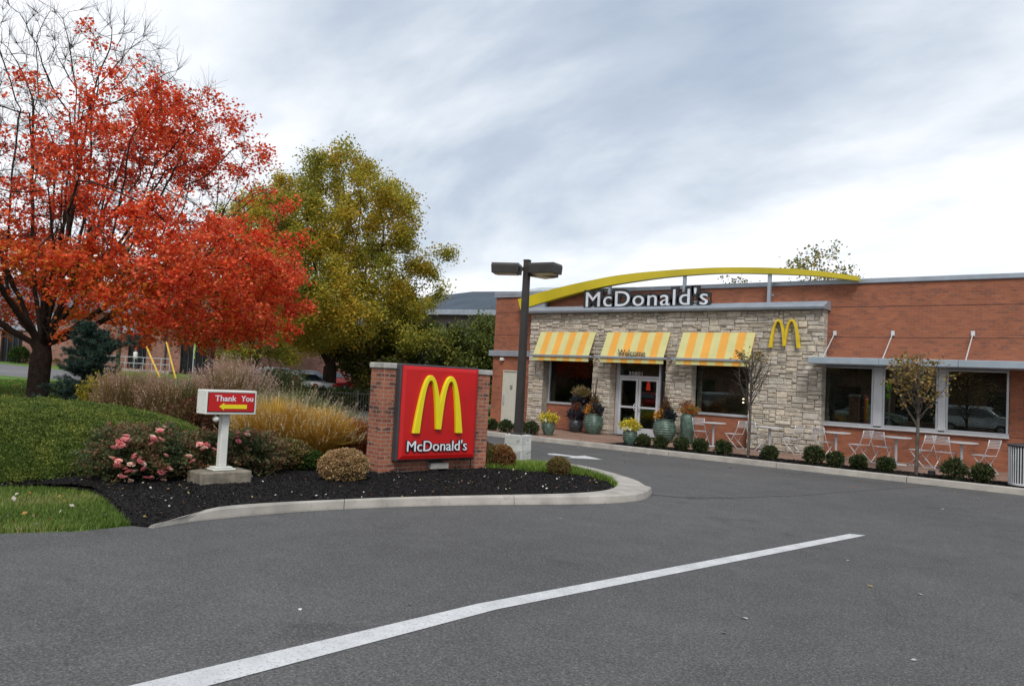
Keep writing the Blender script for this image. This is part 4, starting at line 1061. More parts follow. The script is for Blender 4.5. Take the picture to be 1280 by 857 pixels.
broadleaf('oak_tree', 'tall leafy tree turning olive and gold with a dark forked trunk behind the grasses', 412, 499, 44, 13.9,
          ([1.2, 3, 5, 8, 10, 11.5, 13, 13.9], [4.3, 5.4, 5.4, 5.3, 4.8, 4.1, 2.9, 1.2]), 31, 150000, .125, GC, [2.4, 4, 4, 3, 1.2], .40, 1500, leans=((170, 62), (10, 80), (60, 70), (200, 80), (-20, 66)), low=2.9)
broadleaf('oak_tree', 'smaller olive green tree rising between the red maple and the tall gold tree', 318, 499, 58, 15.0,
          ([1.2, 4, 8, 11, 13.5, 15], [3.5, 4.6, 4.8, 4.2, 3.0, .9]), 33, 60000, .15, GC, [3, 4, 3, 2, .6], .3, 700, leans=((170, 70), (10, 75)), low=1.6)
broadleaf('oak_tree', 'low round green tree beside the left end of the restaurant', 594, 499, 42, 4.9,
          ([.6, 2, 3.2, 4.2, 4.9], [2.4, 2.7, 2.5, 1.8, .6]), 35, 42000, .14, [(.09, .12, .03), (.15, .18, .04), (.23, .25, .05), (.36, .31, .06)], [4, 4, 2, .5], .14, 500, leans=((150, 60), (30, 60)), low=.5)
broadleaf('oak_tree', 'dark green tree showing just above the top of the red sign panel', 505, 499, 47, 5.0,
          ([.6, 2, 3.5, 4.6, 5.0], [3.4, 4.0, 3.6, 2.2, .6]), 37, 42000, .15, [(.08, .10, .03), (.13, .15, .035), (.21, .20, .04), (.34, .26, .05)], [4, 4, 2, .8], .14, 500, leans=((150, 60), (30, 60)), low=.5)
broadleaf('roadside_tree', 'thin half bare tree peeking over the roof behind the right end of the yellow beam', 1026, 499, 46, 10.6,
          ([5, 8, 9.5, 10.6], [2.0, 2.3, 1.8, .5]), 39, 2600, .17, [(.16, .18, .05), (.34, .28, .07), (.42, .26, .08)], [3, 2, 1], .14, 260, leans=((150, 75), (30, 75)), low=5, gap=.9)
broadleaf('roadside_tree', 'sparse twiggy treetop showing through the gap under the yellow beam', 915, 499, 52, 9.8,
          ([5, 8, 9.2, 9.8], [1.6, 1.8, 1.2, .4]), 41, 700, .17, [(.12, .11, .02), (.30, .20, .05)], [3, 2], .12, 160, leans=((150, 75), (30, 75)), low=5, gap=.9)

# ------------------------------------------------------------------ shrubs
def blob(name, label, cat, base, rad, h, n, ls, cols, wts, seed, group=None, mat='needle', aspect=.5, lump=.16, part='foliage', up=.1, shell=.72, sticks=14, inner=True):
    rs = np.random.RandomState(seed); t = thing(name, label, cat, tuple(base), 0, group)
    d = unit(rs.normal(size=(n, 3))); d[:, 2] = np.where(d[:, 2] < -.3, np.abs(d[:, 2]), d[:, 2]); d[:, 2] = np.where((d[:, 2] > 0) | (rs.rand(n) < .9), d[:, 2], -d[:, 2]*1.0); low_ = rs.rand(n) < .14; d[low_, 2] = -rs.rand(low_.sum())*.85; d = unit(d)
    q = shell+(1-shell)*rs.rand(n)**.6; lm = 1+lump*(vnoise(d*3+seed, 1.6, seed % 50)-.5)*2+lump*.8*(vnoise(d*3+seed, 4.5, seed % 50+1)-.5)*2
    q = q*lm; C = d*q[:, None]*np.array([rad, rad, h*.56]); C[:, 2] += h*.46; C = C[C[:, 2] > .01]
    dd = unit(C-np.array([0, 0, h*.35]))
    V = leaf_quads(C, ls, rs, aspect=aspect, direction=dd*.9+np.array([0, 0, up]), jit=.6)
    npmesh(part, V, 4, M[mat], t, rep4(palette(len(C), cols, wts, rs, .18, C, 2.2/max(rad, .2), seed % 40)))
    ch = []
    for k in range(sticks):
        a = rs.rand()*6.283; q2 = rs.rand()*.75; ch.append((np.array([[0, 0, 0], [math.cos(a)*rad*q2*.5, math.sin(a)*rad*q2*.5, h*.4], [math.cos(a)*rad*q2, math.sin(a)*rad*q2, h*.8]]), np.array([.012, .008, .004])))
    branch_mesh('stem', ch, M['bark'], t)
    return t
def on_bed(px, py, z=.17): 
    p = G(px, py, z); return (p.x, p.y, .14)
BRN = [(.10, .055, .022), (.20, .12, .05), (.30, .19, .08), (.13, .12, .03)]
brown = [(428, 603, .43, .53, 'round clipped straw brown shrub just left of the brick pier of the sign', 0), (356, 588, .50, .55, 'wide olive brown shrub between the rose bushes and the round straw shrub', 1),
         (626, 585, .30, .48, 'rusty brown shrub touching the right end of the sign wall', 2), (606, 584, .28, .50, 'brown shrub half hidden behind the right end of the sign wall', 1), (698, 594, .24, .36, 'small olive brown shrub alone at the right tip of the island', 1)]
for k, (px, py, rad, h, lb, cw_) in enumerate(brown):
    c = [[(.30, .175, .075), (.42, .27, .125), (.50, .34, .18), (.24, .17, .06)], [(.11, .08, .028), (.18, .13, .045), (.24, .16, .06), (.10, .10, .02)], [(.20, .085, .03), (.30, .12, .04), (.14, .07, .025), (.22, .15, .05)]][cw_]
    b0 = on_bed(px, py); d = Vector((b0[0], b0[1], 0)).normalized()*rad*.8
    blob('dormant_shrub', lb, 'shrub', (b0[0]+d.x, b0[1]+d.y, b0[2]), rad*.92, h*.94, 22000 if k < 2 else 12000, .032, c, [3, 4, 3, 2], 50+k, 'dormant round shrubs round the sign wall', lump=.10)
# clipped box balls along the restaurant kerb
bx = [(615, 9, 20.6), (632, 10, 20.35), (649, 9, 20.7), (664, 11, 20.45), (804.5, 10, 20.5), (826, 10, 20.5), (851.5, 11, 20.5), (875.5, 11, 20.5), (904, 11.5, 20.5), (962.5, 11.5, 20.5), (1018, 15, 20.5), (1044, 12, 20.45), (1073, 12, 20.45), (1107.5, 12.5, 20.45), (1192.5, 16, 20.4), (1227.5, 15, 20.35)]
wordy = ['leftmost dark round shrub by the service door', 'second dark round shrub by the service door, counted from the left', 'third dark round shrub by the service door, counted from the left', 'dark round shrub between the service door group and the first green pot',
         'small round boxwood right beside the pot of yellow mums at the entrance', 'small round boxwood in front of the big ribbed green jar', 'small round boxwood in front of the tall green column planter', 'small round boxwood in front of the leftmost patio chair', 'small round boxwood just left of the bare sapling',
         'small round boxwood just right of the bare sapling', 'wide boxwood, first of the four at the left end of the big windows', 'boxwood, second of the four at the left end of the big windows', 'boxwood, third of the four at the left end of the big windows', 'boxwood just left of the leafy bronze sapling',
         'large boxwood just right of the leafy bronze sapling', 'loose spreading boxwood nearest the trash bin']
for k, (px, rp, Y) in enumerate(bx):
    X = XP(px, Y, .3); dep = Vector((X, Y, .3-H)).dot(CF); rad = rp/976*dep*.86
    blob('boxwood_shrub', wordy[k], 'shrub', (X, Y, .12), rad, rad*1.75, 5200, .045, [(.022, .038, .012), (.045, .065, .018), (.09, .11, .03), (.07, .06, .025)], [4, 4, 1.8, 1], 90+k, 'boxwood balls along the restaurant kerb', lump=.20+.12*(k > 13)+.06*(k % 3), shell=.6)
# evergreen mound
HB = G(40, 604, .1); HM = thing('evergreen_hedge', 'broad low mound of clipped evergreen filling the left of the bed', 'hedge', (-14.6, 7.3, .08))
rs = np.random.RandomState(61)
hn = 210000; cxh, cyh = -15.3+.80, 6.6-.55
X = rs.uniform(-22, -9.6, hn); Y = rs.uniform(2.2, 12.2, hn)
# axes of the mound in view-aligned directions
def hedge_q(X, Y):
    a = (X-cxh)*e1[0]+(Y-cyh)*e1[1]; d = (X-cxh)*e2[0]+(Y-cyh)*e2[1]
    aa = np.where(a > -1.5, (a+1.5)/4.15, (a+1.5)/8.0); return np.sqrt(aa**2+((d)/3.45)**2)
def hedge_z(X, Y):
    q2 = hedge_q(X, Y); P3 = np.stack([X, Y, X*0], 1)
    return .93*np.clip(1-q2**2.8, 0, 1)**.62+.10*(vnoise(P3, 2.6, 2)-.5)+.05*(vnoise(P3, 7, 3)-.5)
nt_ = 27000; X = rs.uniform(-22, -9.6, nt_*3); Y = rs.uniform(2.2, 12.2, nt_*3); qv = hedge_q(X, Y); k = qv < 1.0; X = X[k][:nt_]; Y = Y[k][:nt_]; Z = hedge_z(X, Y)
X2 = rs.uniform(-22, -9.6, 40000); Y2 = rs.uniform(2.2, 12.2, 40000); k = (hedge_q(X2, Y2) > .86) & (hedge_q(X2, Y2) < 1.02); X2 = X2[k][:9000]; Y2 = Y2[k][:9000]; Z2 = np.maximum(hedge_z(X2, Y2), .05)*rs.rand(len(X2))
TX = np.concatenate([X, X2]); TY = np.concatenate([Y, Y2]); TZ = np.maximum(np.concatenate([Z, Z2]), .03)+rs.normal(size=len(TX))*.016
e_ = .06; gxn = (hedge_z(TX-e_, TY)-hedge_z(TX+e_, TY))/(2*e_); gyn = (hedge_z(TX, TY-e_)-hedge_z(TX, TY+e_))/(2*e_)
nv = unit(np.stack([gxn.clip(-3, 3), gyn.clip(-3, 3), np.ones(len(TX))], 1)); per = 13
kk = np.repeat(np.arange(len(TX)), per); dirn = unit(nv[kk]*.75+rs.normal(size=(len(kk), 3))*.62)
C = np.stack([TX, TY, TZ], 1)[kk]+dirn*(.012+.038*rs.rand(len(kk), 1))
HM.location = (cxh, cyh, .08); C = C-np.array([cxh, cyh, 0])
hc = palette(len(C), [(.07, .11, .02), (.12, .165, .028), (.165, .205, .035), (.26, .26, .05)], [3, 4, 3, .5], rs, .15, C, 3.0)
npmesh('foliage', leaf_quads(C, .032, rs, aspect=.42, direction=dirn, jit=.2), 4, M['needle'], HM, rep4(hc))
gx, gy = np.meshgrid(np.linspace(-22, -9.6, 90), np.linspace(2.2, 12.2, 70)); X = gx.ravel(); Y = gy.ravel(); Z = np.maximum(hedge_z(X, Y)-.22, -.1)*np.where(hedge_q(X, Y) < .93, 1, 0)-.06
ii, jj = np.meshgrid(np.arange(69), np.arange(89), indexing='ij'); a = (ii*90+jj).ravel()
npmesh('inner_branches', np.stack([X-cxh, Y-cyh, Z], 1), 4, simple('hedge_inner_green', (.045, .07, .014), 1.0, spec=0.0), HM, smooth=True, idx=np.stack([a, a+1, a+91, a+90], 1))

# roses
def rose_bush(px, py, rx, h, blooms, lb, seed, n=26000):
    b0 = on_bed(px, py); d = Vector((b0[0], b0[1], 0)).normalized()*rx*.7
    base = (b0[0]+d.x, b0[1]+d.y, .14)
    t = blob('rose_bush', lb, 'rose bush', base, rx, h, n, .042, [(.07, .09, .04), (.12, .15, .06), (.19, .20, .09), (.32, .15, .08), (.24, .12, .07)], [4, 4, 2, 1.6, 1.6], seed, None, mat='leaf', aspect=.7, lump=.30, shell=.35, up=.3, sticks=40)
    return t, base
ROSE = []
def bloom_mesh(col, seed):
    rs = np.random.RandomState(seed); V = []; cc = []
    for ring, (nn, rad, tilt, sz) in enumerate(((5, .006, 1.35, .022), (6, .016, 1.0, .030), (7, .026, .6, .034), (7, .032, .25, .036))):
        for k in range(nn):
            a = k*6.283/nn+ring*.5+rs.rand()*.3; c = np.array([math.cos(a), math.sin(a), 0]); tdir = c*math.cos(tilt)+np.array([0, 0, math.sin(tilt)]); s2 = np.array([-c[1], c[0], 0])
            p = c*rad; V += [p-s2*sz*.35, p+s2*sz*.35, p+s2*sz*.55+tdir*sz, p-s2*sz*.55+tdir*sz]
            k2 = (1.0, .95, .85, 1.1)[ring]*rs.uniform(.85, 1.15); cc += [[x*k2 for x in col]]*4
    return np.array(V), np.array(cc)
bm_ = [bloom_mesh(c, s) for c, s in (((.95, .46, .42), 1), ((.92, .36, .36), 2), ((.95, .70, .58), 3), ((.86, .26, .30), 4))]
bproto = []
def add_bloom(t, loc, rs, sc=1.0):
    k = rs.randint(4)
    if len(bproto) < 4:
        for v, c in bm_:
            o = npmesh('rose_bloom', v, 4, M['petal'], None, c); bproto.append(o.data); bpy.data.objects.remove(o)
    o = bpy.data.objects.new('rose_bloom', bproto[k]); COL.objects.link(o); o.parent = t; o.location = loc
    o.rotation_euler = (rs.uniform(-.2, .9), rs.uniform(-.7, .7), rs.uniform(0, 6)); s2 = sc*rs.uniform(.48, .74); o.scale = (s2, s2, s2)
rs = np.random.RandomState(77)
def blooms_px(t, base, rx, h, pts, sc=1.15):
    """blooms spread over the bush side that faces the road"""
    for (px, py) in pts:
        d = ray(px, py); o = Vector((0, 0, H)); cc = Vector((base[0], base[1], base[2]+h*.46))
        # first hit with the bush ellipsoid
        S3 = Vector((1/rx, 1/rx, 1/(h*.56))); oo = Vector([(o[i]-cc[i])*S3[i] for i in range(3)]); dd = Vector([d[i]*S3[i] for i in range(3)])
        A_ = dd.dot(dd); B_ = oo.dot(dd); C_ = oo.dot(oo)-1.0; disc = B_*B_-A_*C_
        tt = (-B_-math.sqrt(disc))/A_ if disc > 0 else -B_/A_
        p = o+d*(tt-.09)
        for q3 in range(rs.randint(1, 4)): add_bloom(t, tuple(np.array([p.x-base[0], p.y-base[1], p.z-base[2]])+rs.normal(size=3)*.028*(q3 > 0)), rs, sc)
z4 = lambda l: [(x/4, 470+y/4) for x, y in l]
t1, b1 = rose_bush(174, 602, .74, .76, None, 'leggy rose bush with clusters of salmon pink blooms in front of the hedge', 71, 36000)
blooms_px(t1, b1, .74, .76, z4([(632, 298), (622, 315), (640, 318), (604, 335), (590, 345), (572, 358), (610, 350), (562, 408), (585, 442), (600, 430), (672, 408), (698, 414), (700, 428), (670, 436), (626, 464), (652, 474), (718, 464), (608, 500), (654, 525), (730, 508), (796, 272), (818, 270), (776, 320), (804, 316), (756, 338), (830, 396), (842, 458), (848, 470), (826, 478), (806, 480), (822, 524)]))
t2, b2_ = rose_bush(246, 598, .56, .66, None, 'darker rose bush with few pink blooms behind the white sign post', 72, 18000)
blooms_px(t2, b2_, .56, .66, z4([(1000, 345), (1016, 350), (1035, 348), (1020, 362), (1072, 366), (1090, 350), (944, 398), (966, 424), (910, 458), (860, 302)]))
t3, b3_ = rose_bush(306, 594, .60, .68, None, 'reddish brown rose bush with small pink blooms right of the white sign post', 73, 20000)
blooms_px(t3, b3_, .60, .68, z4([(1232, 288), (1190, 285), (1240, 292), (1192, 325), (1186, 304)]), .9)
b0 = G(243, 575, .1); blob('barberry_shrub', 'low burgundy brown shrub seen behind the white sign box', 'shrub', (b0.x-1.6, b0.y+1.2, .12), 1.0, 1.05, 14000, .05, [(.12, .045, .025), (.20, .08, .04), (.10, .07, .03), (.16, .12, .04)], [3, 3, 2, 2], 74, mat='leaf')
p = DP(124, 18.5); blob('yellow_shrub', 'small golden yellow shrub at the foot of the dark pine', 'shrub', (p.x, p.y, .05), .42, 1.40, 3200, .07, [(.45, .33, .02), (.30, .26, .02), (.16, .17, .02)], [3, 3, 1.5], 75, mat='leaf', lump=.35, shell=.35)
b0 = GT(350, 489); blob('green_shrub', 'leafy green shrub with red tinted tips in front of the parked cars', 'shrub', tuple(DP(348, 26)[:2])+(.05,), 1.15, 1.75, 9000, .08, [(.05, .075, .02), (.09, .11, .03), (.18, .07, .04)], [3, 3, 1], 76, mat='leaf', lump=.3, shell=.4)
for k, (px, lb) in enumerate(((392, 'dark green hedge shrub behind the black fence, left of the forked trunk'), (437, 'dark green hedge shrub behind the black fence, right of the forked trunk'), (463, 'dark green hedge shrub behind the black fence, next to the sign pier'))):
    p = DP(px, 38); blob('fence_shrub', lb, 'shrub', (p.x, p.y, terr(p.x)), 1.3, .95, 8000, .10, [(.02, .035, .01), (.04, .06, .015), (.10, .10, .02)], [4, 4, 1], 80+k, 'shrubs behind the black fence', mat='leaf', lump=.3)

# ornamental grasses
def grass_clump(label, px, depth, h, spread, n, cols, wts, seed, plume=None, npl=0, pcol=None, lean=.6, wd=.010, py=None, tilt=(0, 0), plen=.24, psize=.034):
    rs = np.random.RandomState(seed); p = DP(px, depth); z0 = .14 if p.x > -13.5 else max(.0, terr(p.x))
    t = thing('ornamental_grass', label, 'grass clump', (p.x, p.y, z0), 0)
    az = rs.rand(n)*6.283; rb = spread*.28*np.sqrt(rs.rand(n)); B0 = np.stack([np.cos(az)*rb, np.sin(az)*rb, az*0], 1)
    a2 = az+rs.normal(size=n)*.5; L = h*(.65+.5*rs.rand(n)); ln = lean*(.15+.85*rs.rand(n))*spread
    def P(t_):
        return B0+np.stack([np.cos(a2)*ln*t_**1.7+tilt[0]*t_, np.sin(a2)*ln*t_**1.7+tilt[1]*t_, L*(t_*1.06-.26*t_**3*(ln/spread)*1.6)], 1)
    sd2 = np.stack([-np.sin(a2), np.cos(a2), az*0], 1); rnd = unit(rs.normal(size=(n, 3)))*.6; sd2 = unit(sd2+rnd)
    ts = [0, .35, .7, 1.0]; ws = [wd, wd, wd*.75, wd*.12]; Vq = []
    for i in range(3):
        a, b2 = P(ts[i]), P(ts[i+1]); Vq.append(np.stack([a-sd2*ws[i]/2, a+sd2*ws[i]/2, b2+sd2*ws[i+1]/2, b2-sd2*ws[i+1]/2], 1))
    V = np.stack(Vq, 1).reshape(-1, 3); c = palette(n, cols, wts, rs, .2, B0+P(1.0), 1.5)
    npmesh('blades', V, 4, M['grassblade'], t, np.repeat(c, 12, axis=0))
    if npl:
        npl = int(npl*1.5); k = rs.randint(n, size=npl); base = P(1.0)[k]*1.0; dr = unit(P(1.0)[k]-P(.8)[k]+np.array([0, 0, .25])); stalk = []
        m2 = 22; q = np.tile(np.linspace(-.55, .5, m2), npl); idx = np.repeat(np.arange(npl), m2)
        C = base[idx]+dr[idx]*(q*plen)[:, None]+rs.normal(size=(npl*m2, 3))*psize*.35*(1-np.abs(q)*.8)[:, None]
        V = leaf_quads(C, psize, rs, aspect=.35, direction=dr[idx]*.8+rs.normal(size=(npl*m2, 3))*.5, jit=.3)
        npmesh('seed_plumes', V, 4, M['grassblade'], t, rep4(palette(len(C), pcol, [3, 3, 2][:len(pcol)], rs, .15)))
    return t
OLV = [(.13, .14, .04), (.21, .20, .065), (.28, .20, .075), (.30, .17, .08)]
PLB = [(.42, .25, .17), (.50, .34, .25), (.34, .18, .11)]
grass_clump('tall olive grass clump with brown plumes just right of the dark pine', 168, 17.0, 1.48, 1.15, 5200, OLV, [3, 4, 3, 2], 101, npl=330, pcol=PLB, lean=.55, wd=.011)
grass_clump('tall olive grass clump with brown plumes left of the white sign box', 222, 16.6, 1.42, 1.15, 5200, OLV, [3, 4, 3, 2], 102, npl=300, pcol=PLB, lean=.6, wd=.011)
grass_clump('tallest grass clump with pinkish brown plumes above the white sign box', 292, 17.5, 1.72, 1.2, 6000, OLV, [2, 3, 3, 3], 103, npl=560, pcol=[(.48, .31, .25), (.58, .42, .36), (.38, .22, .17)], lean=.6, wd=.011, plen=.3)
grass_clump('arching green grass clump between the pink plumes and the golden grass', 360, 16.6, 1.30, 1.5, 6500, [(.14, .17, .055), (.21, .235, .09), (.30, .28, .12), (.36, .28, .14)], [3, 4, 3, 1], 104, npl=220, pcol=[(.34, .27, .18), (.42, .34, .24)], lean=.8, wd=.011)
grass_clump('greenish grass clump leaning out toward the driveway', 402, 17.4, 1.05, 1.5, 4200, [(.14, .15, .05), (.23, .21, .09), (.34, .27, .14)], [3, 4, 3], 105, npl=160, pcol=[(.34, .25, .17), (.42, .34, .24)], lean=.9, wd=.010)
GLD = [(.44, .25, .035), (.62, .36, .05), (.68, .45, .10), (.46, .30, .08)]
PLG = [(.60, .50, .32), (.68, .58, .42), (.50, .38, .2)]
grass_clump('golden fountain grass with pale plumes, left of the pair beside the sign wall', 348, 14.3, 1.08, 1.0, 7000, GLD, [3, 4, 2, 2], 106, npl=260, pcol=PLG, lean=.8, wd=.009, plen=.13, psize=.022)
grass_clump('golden fountain grass with pale plumes, right of the pair beside the sign wall', 398, 14.3, .98, 1.0, 6500, GLD, [3, 4, 2, 2], 107, npl=200, pcol=PLG, lean=.85, wd=.009, plen=.13, psize=.022)
grass_clump('small red grass tuft against the left brick pier', 450, 14.6, .80, .50, 2600, [(.30, .05, .03), (.40, .13, .07), (.22, .10, .04)], [4, 3, 2], 108, lean=.6, wd=.009)
for k, (px, lb) in enumerate(((378, 'low green leafy plant between the two brown shrubs'),)):
    b0 = on_bed(392, 589); blob('ground_plant', lb, 'plant', (b0[0]-.25, b0[1]+.15, .13), .30, .34, 2500, .05, [(.03, .06, .01), (.06, .11, .02)], [1, 1], 110, mat='leaf')

# dark pine
rs = np.random.RandomState(120); p = DP(110, 21.5); PN = thing('pine_tree', 'small dark blue green pine in front of the maple trunk', 'tree', (p.x, p.y, .0))
ch = [(np.array([[0, 0, 0], [.03, 0, 1.4], [0, .02, 2.75]]), np.array([.07, .05, .012]))]; cen = []; drs = []
for lv in np.arange(.45, 2.7, .16):
    Lb = .95*(1-lv/2.95)**.7+.12
    for a in rs.rand(6)*6.283:
        d = np.array([math.cos(a), math.sin(a), .25]); L = Lb*rs.uniform(.6, 1.25); pts = np.array([[0, 0, lv], [d[0]*L*.5, d[1]*L*.5, lv+.02*L], [d[0]*L, d[1]*L, lv+.28*L]]); ch.append((pts, np.array([.016, .011, .005])))
        for q in np.linspace(.25, 1, 9):
            pt = pts[0]*(1-q)**2+2*pts[1]*q*(1-q)+pts[2]*q*q
            for s3 in range(3):
                o2 = rs.normal(size=3)*.06*np.array([1, 1, .6]); cen.append(pt+o2); drs.append(d*.5+rs.normal(size=3)*.4+np.array([0, 0, .3]))
# the long side branch toward the right
pts = np.array([[0, 0, 2.15], e1*.55+[0, 0, 2.2], e1*1.25+[0, 0, 2.42]]); ch.append((pts, np.array([.02, .014, .006])))
for q in np.linspace(.2, 1, 22):
    pt = pts[0]*(1-q)**2+2*pts[1]*q*(1-q)+pts[2]*q*q
    for s3 in range(3): cen.append(pt+rs.normal(size=3)*.07); drs.append(e1*.5+rs.normal(size=3)*.5+np.array([0, 0, .3]))
branch_mesh('trunk', ch, M['bark'], PN)
cen = np.array(cen); drs = unit(np.array(drs)); kk = np.repeat(np.arange(len(cen)), 26)
dd = unit(drs[kk]+rs.normal(size=(len(kk), 3))*.65); C = cen[kk]+dd*.05
npmesh('crown', leaf_quads(C, .115, rs, aspect=.09, direction=dd, jit=.05), 4, M['needle'], PN, rep4(palette(len(C), [(.022, .050, .038), (.045, .08, .058), (.075, .115, .085)], [4, 4, 1.5], rs)))

# the two young street trees in the planting strip
def sapling(label, px, Y, h, clear, wr, nleaf, seed, upright=1.0, top=.0):
    rs = np.random.RandomState(seed); X = XP(px, Y, .13); t = thing('sapling_tree', label, 'tree', (X, Y, .115), 0, 'young trees in the planting strip')
    ch = [(np.array([[0, 0, 0], [.01, .01, clear], [.0, .02, (clear+h)*.55], [.03, 0, h*.97]]), np.array([.045, .038, .022, .006]))]; an = []
    for k in range(30):
        z = clear+(h-clear)*.72*(k/30)**1.0; a = rs.rand()*6.283; L = (h-z)*rs.uniform(.35, .75); sp = wr*(1-.55*(z-clear)/(h-clear))*rs.uniform(.45, 1.1)*(L/(h-z)+.35); c, s = math.cos(a), math.sin(a)
        pts = np.array([[0, 0, z], [c*sp*.45, s*sp*.45, z+L*.32], [c*sp*.85, s*sp*.85, z+L*.68], [c*sp*1.0, s*sp*1.0, min(h, z+L)]])+rs.normal(size=(4, 3))*.02; pts[0] = [0, 0, z]
        ch.append((pts, np.array([.016, .011, .007, .004])))
        for q in range(9):
            i = rs.randint(1, 3); f = rs.rand(); b0 = pts[i]*(1-f)+pts[i+1]*f; d = unit(rs.normal(size=(1, 3)))[0]*.8+np.array([c, s, 1.0])*.5; l = rs.uniform(.12, .34)
            e = b0+d*l; ch.append((np.array([b0, (b0+e)/2+rs.normal(size=3)*.01, e]), np.array([.005, .004, .0025]))); an += [e, (b0+e)/2]
    branch_mesh('trunk', ch, M['bark_light'], t); an = np.array(an)
    an = an[(an[:, 2] > h*top) & (vnoise(an, 3.0, seed) > .36)]
    C = an[rs.randint(len(an), size=nleaf)]+rs.normal(size=(nleaf, 3))*.05
    npmesh('crown', leaf_quads(C, .085, rs, aspect=.75, up=.2), 4, M['leaf'], t, rep4(palette(nleaf, [(.20, .18, .05), (.34, .25, .07), (.42, .26, .09), (.22, .12, .05)], [3, 3, 2, 2], rs)))
sapling('slim young tree with bronze green leaves in front of the middle big window', 1145, 20.75, 2.95, 1.12, .80, 900, 131, top=.42)
sapling('slim nearly bare young tree in front of the stone wall by the right awning', 935, 20.75, 3.05, 1.15, .60, 150, 132, top=.86)

# ------------------------------------------------------------------ pots by the door
def pot(label, X, Y, prof, mat, plants, name='planter_pot', group='planters at the entrance', seed=0):
    t = thing(name, label, 'planter', (X, Y, .132), 0, group)
    MB().lathe(prof, 36).build('pot', M[mat], t, smooth=True)
    zt = prof[-2][1]; rt = prof[-2][0]
    MB().lathe([(rt*.9, zt-.06), (rt*.9, zt-.03)], 20).build('soil', M['soil'], t)
    rs = np.random.RandomState(seed+300)
    for nm, cols, n, c, rad, ls, mat2, asp in plants:
        d = rs.normal(size=(n, 3)); d = unit(d)*(rs.rand(n, 1)**.4); d = d*(.55+.95*vnoise(d*2+seed*3.1, 2.4, seed+2))[:, None]; C = np.array(c)+d*np.array(rad)*1.12; C = C[C[:, 2] > zt-.12]
        npmesh(nm, leaf_quads(C, ls, rs, aspect=asp, direction=unit(C-np.array([c[0], c[1], c[2]-.25]))), 4, M[mat2], t, rep4(palette(len(C), cols, [3, 3, 2, 2, 1][:len(cols)], rs, .2, C, 9, seed)))
    return t
def ribbed(h, rb, rm, rt, nr, amp):
    pr = [(rb*.9, 0)]
    for k in range(nr*4+1):
        q = k/(nr*4); r0 = rb*(1-q)**2+rm*2.2*q*(1-q)*1.0+rt*q*q; pr.append((max(.02, r0+amp*math.sin(k*math.pi/2)), .01+q*(h-.05)))
    return pr+[(rt*1.1, h-.03), (rt*1.12, h-.01), (rt*1.0, h), (rt*.9, h-.02), (rt*.85, h-.08)]
mum = lambda z: [('flowers', [(.70, .50, .03), (.55, .50, .05), (.80, .65, .10), (.20, .24, .03)], 1800, (0, 0, z), (.27, .27, .17), .045, 'petal', .8), ('white_blooms', [(.85, .83, .55)], 60, (.03, -.20, z-.07), (.13, .08, .06), .06, 'petal', .9)]
pot('small ribbed green pot of yellow mums near the kerb, nearer the service door', XP(685, 20.95, .13), 20.95, ribbed(.46, .13, .24, .19, 7, .006), 'green_pot', mum(.55), seed=1)
pot('small ribbed green pot of yellow mums near the kerb, in front of the entrance doors', XP(787, 20.5, .13), 20.5, ribbed(.46, .13, .25, .19, 7, .006), 'green_pot', mum(.56), seed=2)
arr = lambda z, r0: [('ornamental_kale', [(.03, .05, .05), (.055, .065, .07), (.06, .03, .05)], 700, (r0*.6, -.02, z+.06), (.20, .2, .20), .11, 'leaf', .8), ('orange_flowers', [(.65, .22, .02), (.55, .30, .03), (.14, .16, .03), (.4, .09, .02)], 900, (-r0*.35, -.08, z+.06), (.24, .2, .17), .05, 'petal', .8),
                     ('dry_foliage', [(.14, .06, .03), (.25, .13, .06), (.10, .08, .03)], 600, (0, .02, z+.30), (.16, .16, .28), .09, 'leaf', .35)]
def stalks(t, z, hgt, n, seed, sp=.10):
    rs = np.random.RandomState(seed); ch = []
    for k in range(n):
        a = rs.rand()*6.283; ch.append((np.array([[rs.normal()*.03, rs.normal()*.03, z], [math.cos(a)*sp*.5, math.sin(a)*sp*.5, z+hgt*.55], [math.cos(a)*sp*1.0, math.sin(a)*sp, z+hgt*rs.uniform(.75, 1)]]), np.array([.010, .008, .006])))
    branch_mesh('stalks', ch, simple('dried_stalk', (.10, .06, .04), .9), t)
t = pot('big ribbed green jar with orange and dark kale planting left of the doors', XP(741, 23.35, .13), 23.35, ribbed(.72, .20, .42, .26, 9, .009), 'green_pot', arr(.76, .2), seed=3); stalks(t, .7, 1.30, 9, 5)
t = pot('low charcoal jar with burgundy planting under the left window', XP(719, 23.45, .13), 23.45, ribbed(.50, .17, .30, .20, 3, .002), 'dark_pot', [('ornamental_kale', [(.03, .035, .045), (.05, .055, .07), (.14, .03, .03)], 900, (0, 0, .60), (.26, .24, .17), .10, 'leaf', .8), ('dry_foliage', [(.16, .05, .03), (.22, .09, .05)], 500, (.02, 0, .85), (.14, .14, .22), .07, 'leaf', .3)], seed=4)
t = pot('charcoal jar on a stand holding feathery grasses and dark kale under the left window', XP(722, 23.75, .13), 23.75, [(.10, 0), (.10, .55), (.22, .62), (.26, .85), (.20, 1.0), (.20, 1.02), (.17, .96)], 'dark_pot', [('ornamental_kale', [(.03, .035, .045), (.05, .055, .07)], 900, (0, -.03, 1.12), (.24, .2, .17), .10, 'leaf', .8), ('grass_plumes', [(.30, .22, .10), (.22, .18, .06), (.40, .30, .18)], 700, (.08, 0, 1.42), (.32, .18, .20), .13, 'leaf', .2)], seed=5)
t = pot('big ribbed green jar with corn stalks and orange flowers right of the doors', XP(830, 23.0, .13), 23.0, ribbed(.74, .20, .46, .28, 9, .010), 'green_pot', arr(.78, .2), seed=6); stalks(t, .7, 1.25, 9, 6)
